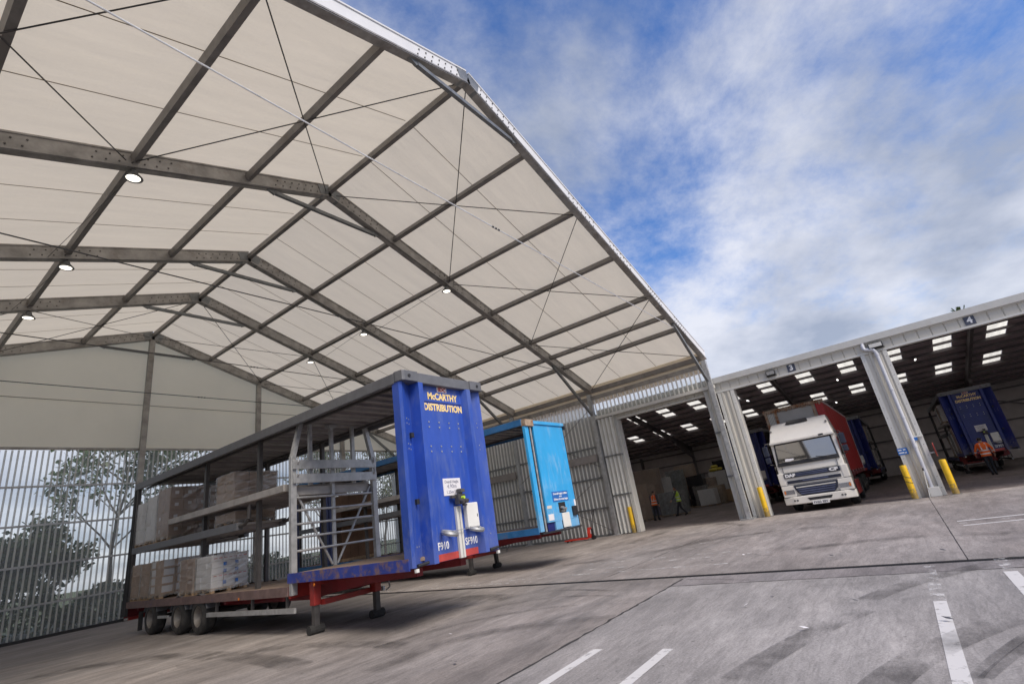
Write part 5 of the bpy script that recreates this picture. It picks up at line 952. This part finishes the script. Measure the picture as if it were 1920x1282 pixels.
# facing: local -y is the way they look
person('person in an orange hi-vis vest walking away inside the canopy bay', (27.0, 8.55, 0), R(70), 2.05,
       dict(lean=-.06, fwd=-.05, ell=(-.10, .10, -.25), wrl=(.0, -.06, -.25), elr=(.09, -.12, -.24), wrr=(.0, -.16, -.19), knl=(0, -.06, -.41), anl=(0, .04, -.40), knr=(0, .02, -.42), anr=(0, .12, -.385)), SK, M['orange'])
person('person in a lime hi-vis vest striding across the canopy bay', (28.1, 7.12, 0), R(-5+180+15), 2.06,
       dict(lean=.0, fwd=-.06, ell=(-.09, .14, -.23), wrl=(-.0, -.04, -.25), elr=(.09, -.13, -.24), wrr=(.0, -.17, -.18), knl=(0, -.17, -.38), anl=(0, -.10, -.385), knr=(0, .07, -.41), anr=(0, .26, -.31), toer=-.05), SK, M['lime'])
def sleeves(T, V, ids, k):
    for s, n in ((-1, 'l'), (1, 'r')):
        a, b = V[ids['el'+n]], V[ids['wr'+n]]; d = (b-a); MB().cyl(a+d*.30, a+d*.52, .052*k, 12).build('sleeve_band', M['tape'], T)
person('person in an orange hi-vis coat walking towards trailer SF909', (28.3, -10.0, 0), R(100), 2.0,
       dict(lean=.0, fwd=-.02, ell=(-.12, .05, -.24), wrl=(-.02, -.08, -.23), elr=(.12, -.05, -.24), wrr=(.03, -.10, -.22), knl=(0, -.08, -.41), anl=(0, -.0, -.41), knr=(0, .04, -.42), anr=(0, .15, -.37), toer=-.02), [M['orange'], M['trou'], M['skin'], M['hair'], M['boots']], M['orange'], sleeves)
# ------------------------------------------------------------------ trees beyond the end wall
def tree(label, loc, H, cr_, seed, lm, nl=5200, crown0=.22, lsize=.31):
    rnd = random.Random(seed); T = thing('tree', label, 'tree', loc, 0, 'trees beyond the end wall'); mb = MB(); tips = []
    def limb(p, d, ln, r, lv):
        n = 4; q = p
        for i in range(n):
            d = (d+Vector((rnd.uniform(-.18, .18), rnd.uniform(-.18, .18), .06))).normalized(); e = q+d*ln/n; mb.cyl(q, e, r*(1-.6*i/n), 6, r*(1-.6*(i+1)/n), False); q = e
            if lv < 3 and i >= 1:
                for _ in range(2 if lv else 3):
                    a = rnd.uniform(0, 6.28); nd = (d*.55+Vector((math.cos(a), math.sin(a), rnd.uniform(.1, .6)))*.75).normalized(); limb(q, nd, ln*rnd.uniform(.42, .62), r*.42, lv+1)
            if lv >= 1: tips.append((q, lv))
    limb(Vector((0, 0, -.05)), Vector((0, 0, 1)), H*.82, .045+H*.010, 0)
    mb.build('trunk', M['bark'], T)
    lb = MB(); tp = [t for t, l in tips if t.z > H*crown0] or [t for t, l in tips]
    per = max(3, nl//len(tp))
    for t in tp:
        dens = rnd.random()
        for _ in range(int(per*(.1+1.9*dens**2))):
            c_ = t+Vector((rnd.gauss(0, .24), rnd.gauss(0, .24), rnd.gauss(0, .20))); s = lsize*rnd.uniform(.6, 1.25); u = Vector((rnd.gauss(0, 1), rnd.gauss(0, 1), rnd.gauss(0, .7))).normalized(); v_ = u.cross(Vector((rnd.gauss(0, 1), rnd.gauss(0, 1), rnd.gauss(0, 1)))).normalized()
            lb.face([c_-u*s*.5, c_+v_*s*.32-u*s*.1, c_+u*s*.55, c_-v_*s*.32-u*s*.1])
    me = bpy.data.meshes.new('crown'); me.from_pydata(lb.v, [], lb.f); me.materials.append(lm); link('crown', me, T)
    return T
def wallpx(x, y_, dist): p = px(x, 1000, 1, dist); return (p.x, dist, -.03)
tree('broad tree with loose leafy boughs behind the clear wall left of the gable post', wallpx(225, 0, 29.5), 8.6, 3, 1, M['leaf'], 1700)
tree('dark low tree at the left edge behind the clear wall', wallpx(15, 0, 29.), 3.2, 3, 2, M['leaf2'], 1200)
#tree('leafy tree at the far left rising above the wall sheets', wallpx(-210, 0, 30.), 8.5, 3, 3, M['leaf'], 3000)
tree('small tree low between the two larger trees behind the wall', wallpx(105, 0, 31.), 3.7, 3, 4, M['leaf2'], 1800)
#tree('pale tree seen through the wall above the nearest trailer deck', wallpx(420, 0, 32.), 6.4, 3, 5, M['leaf3'], 2600)
tree('tree behind the wall seen through the galvanised gate', wallpx(610, 0, 31.), 8.6, 3, 6, M['leaf3'], 3000)
tree('tree behind the wall near the light blue trailer', wallpx(720, 0, 33.), 8.0, 3, 7, M['leaf3'], 2600)
#tree('bushy tree behind the trailer tail', wallpx(320, 0, 33.), 6.2, 3, 8, M['leaf2'], 2600)
rnd = random.Random(77); mb = MB()
for _ in range(26000):
    x = rnd.uniform(-24, 17); y = rnd.uniform(26.3, 29.); h = (2.6+.6*math.sin(x*.9)+.5*math.sin(x*2.3+1))*(1 if x < -1.5 else .55); z = h*rnd.random()**.8; c_ = Vector((x, y, z)); s = rnd.uniform(.12, .28)
    u = Vector((rnd.gauss(0, 1), rnd.gauss(0, 1), rnd.gauss(0, 1))).normalized(); v_ = u.cross(Vector((rnd.gauss(0, 1), rnd.gauss(0, 1), rnd.gauss(0, 1)))).normalized(); mb.face([c_-u*s*.5, c_+v_*s*.35, c_+u*s*.55, c_-v_*s*.35])
me = bpy.data.meshes.new('hedge'); me.from_pydata(mb.v, [], mb.f); me.materials.append(M['leaf2']); hd = stuff(link('hedge', me)); tag(hd, 'dense dark hedge running behind the clear end wall', 'hedge')
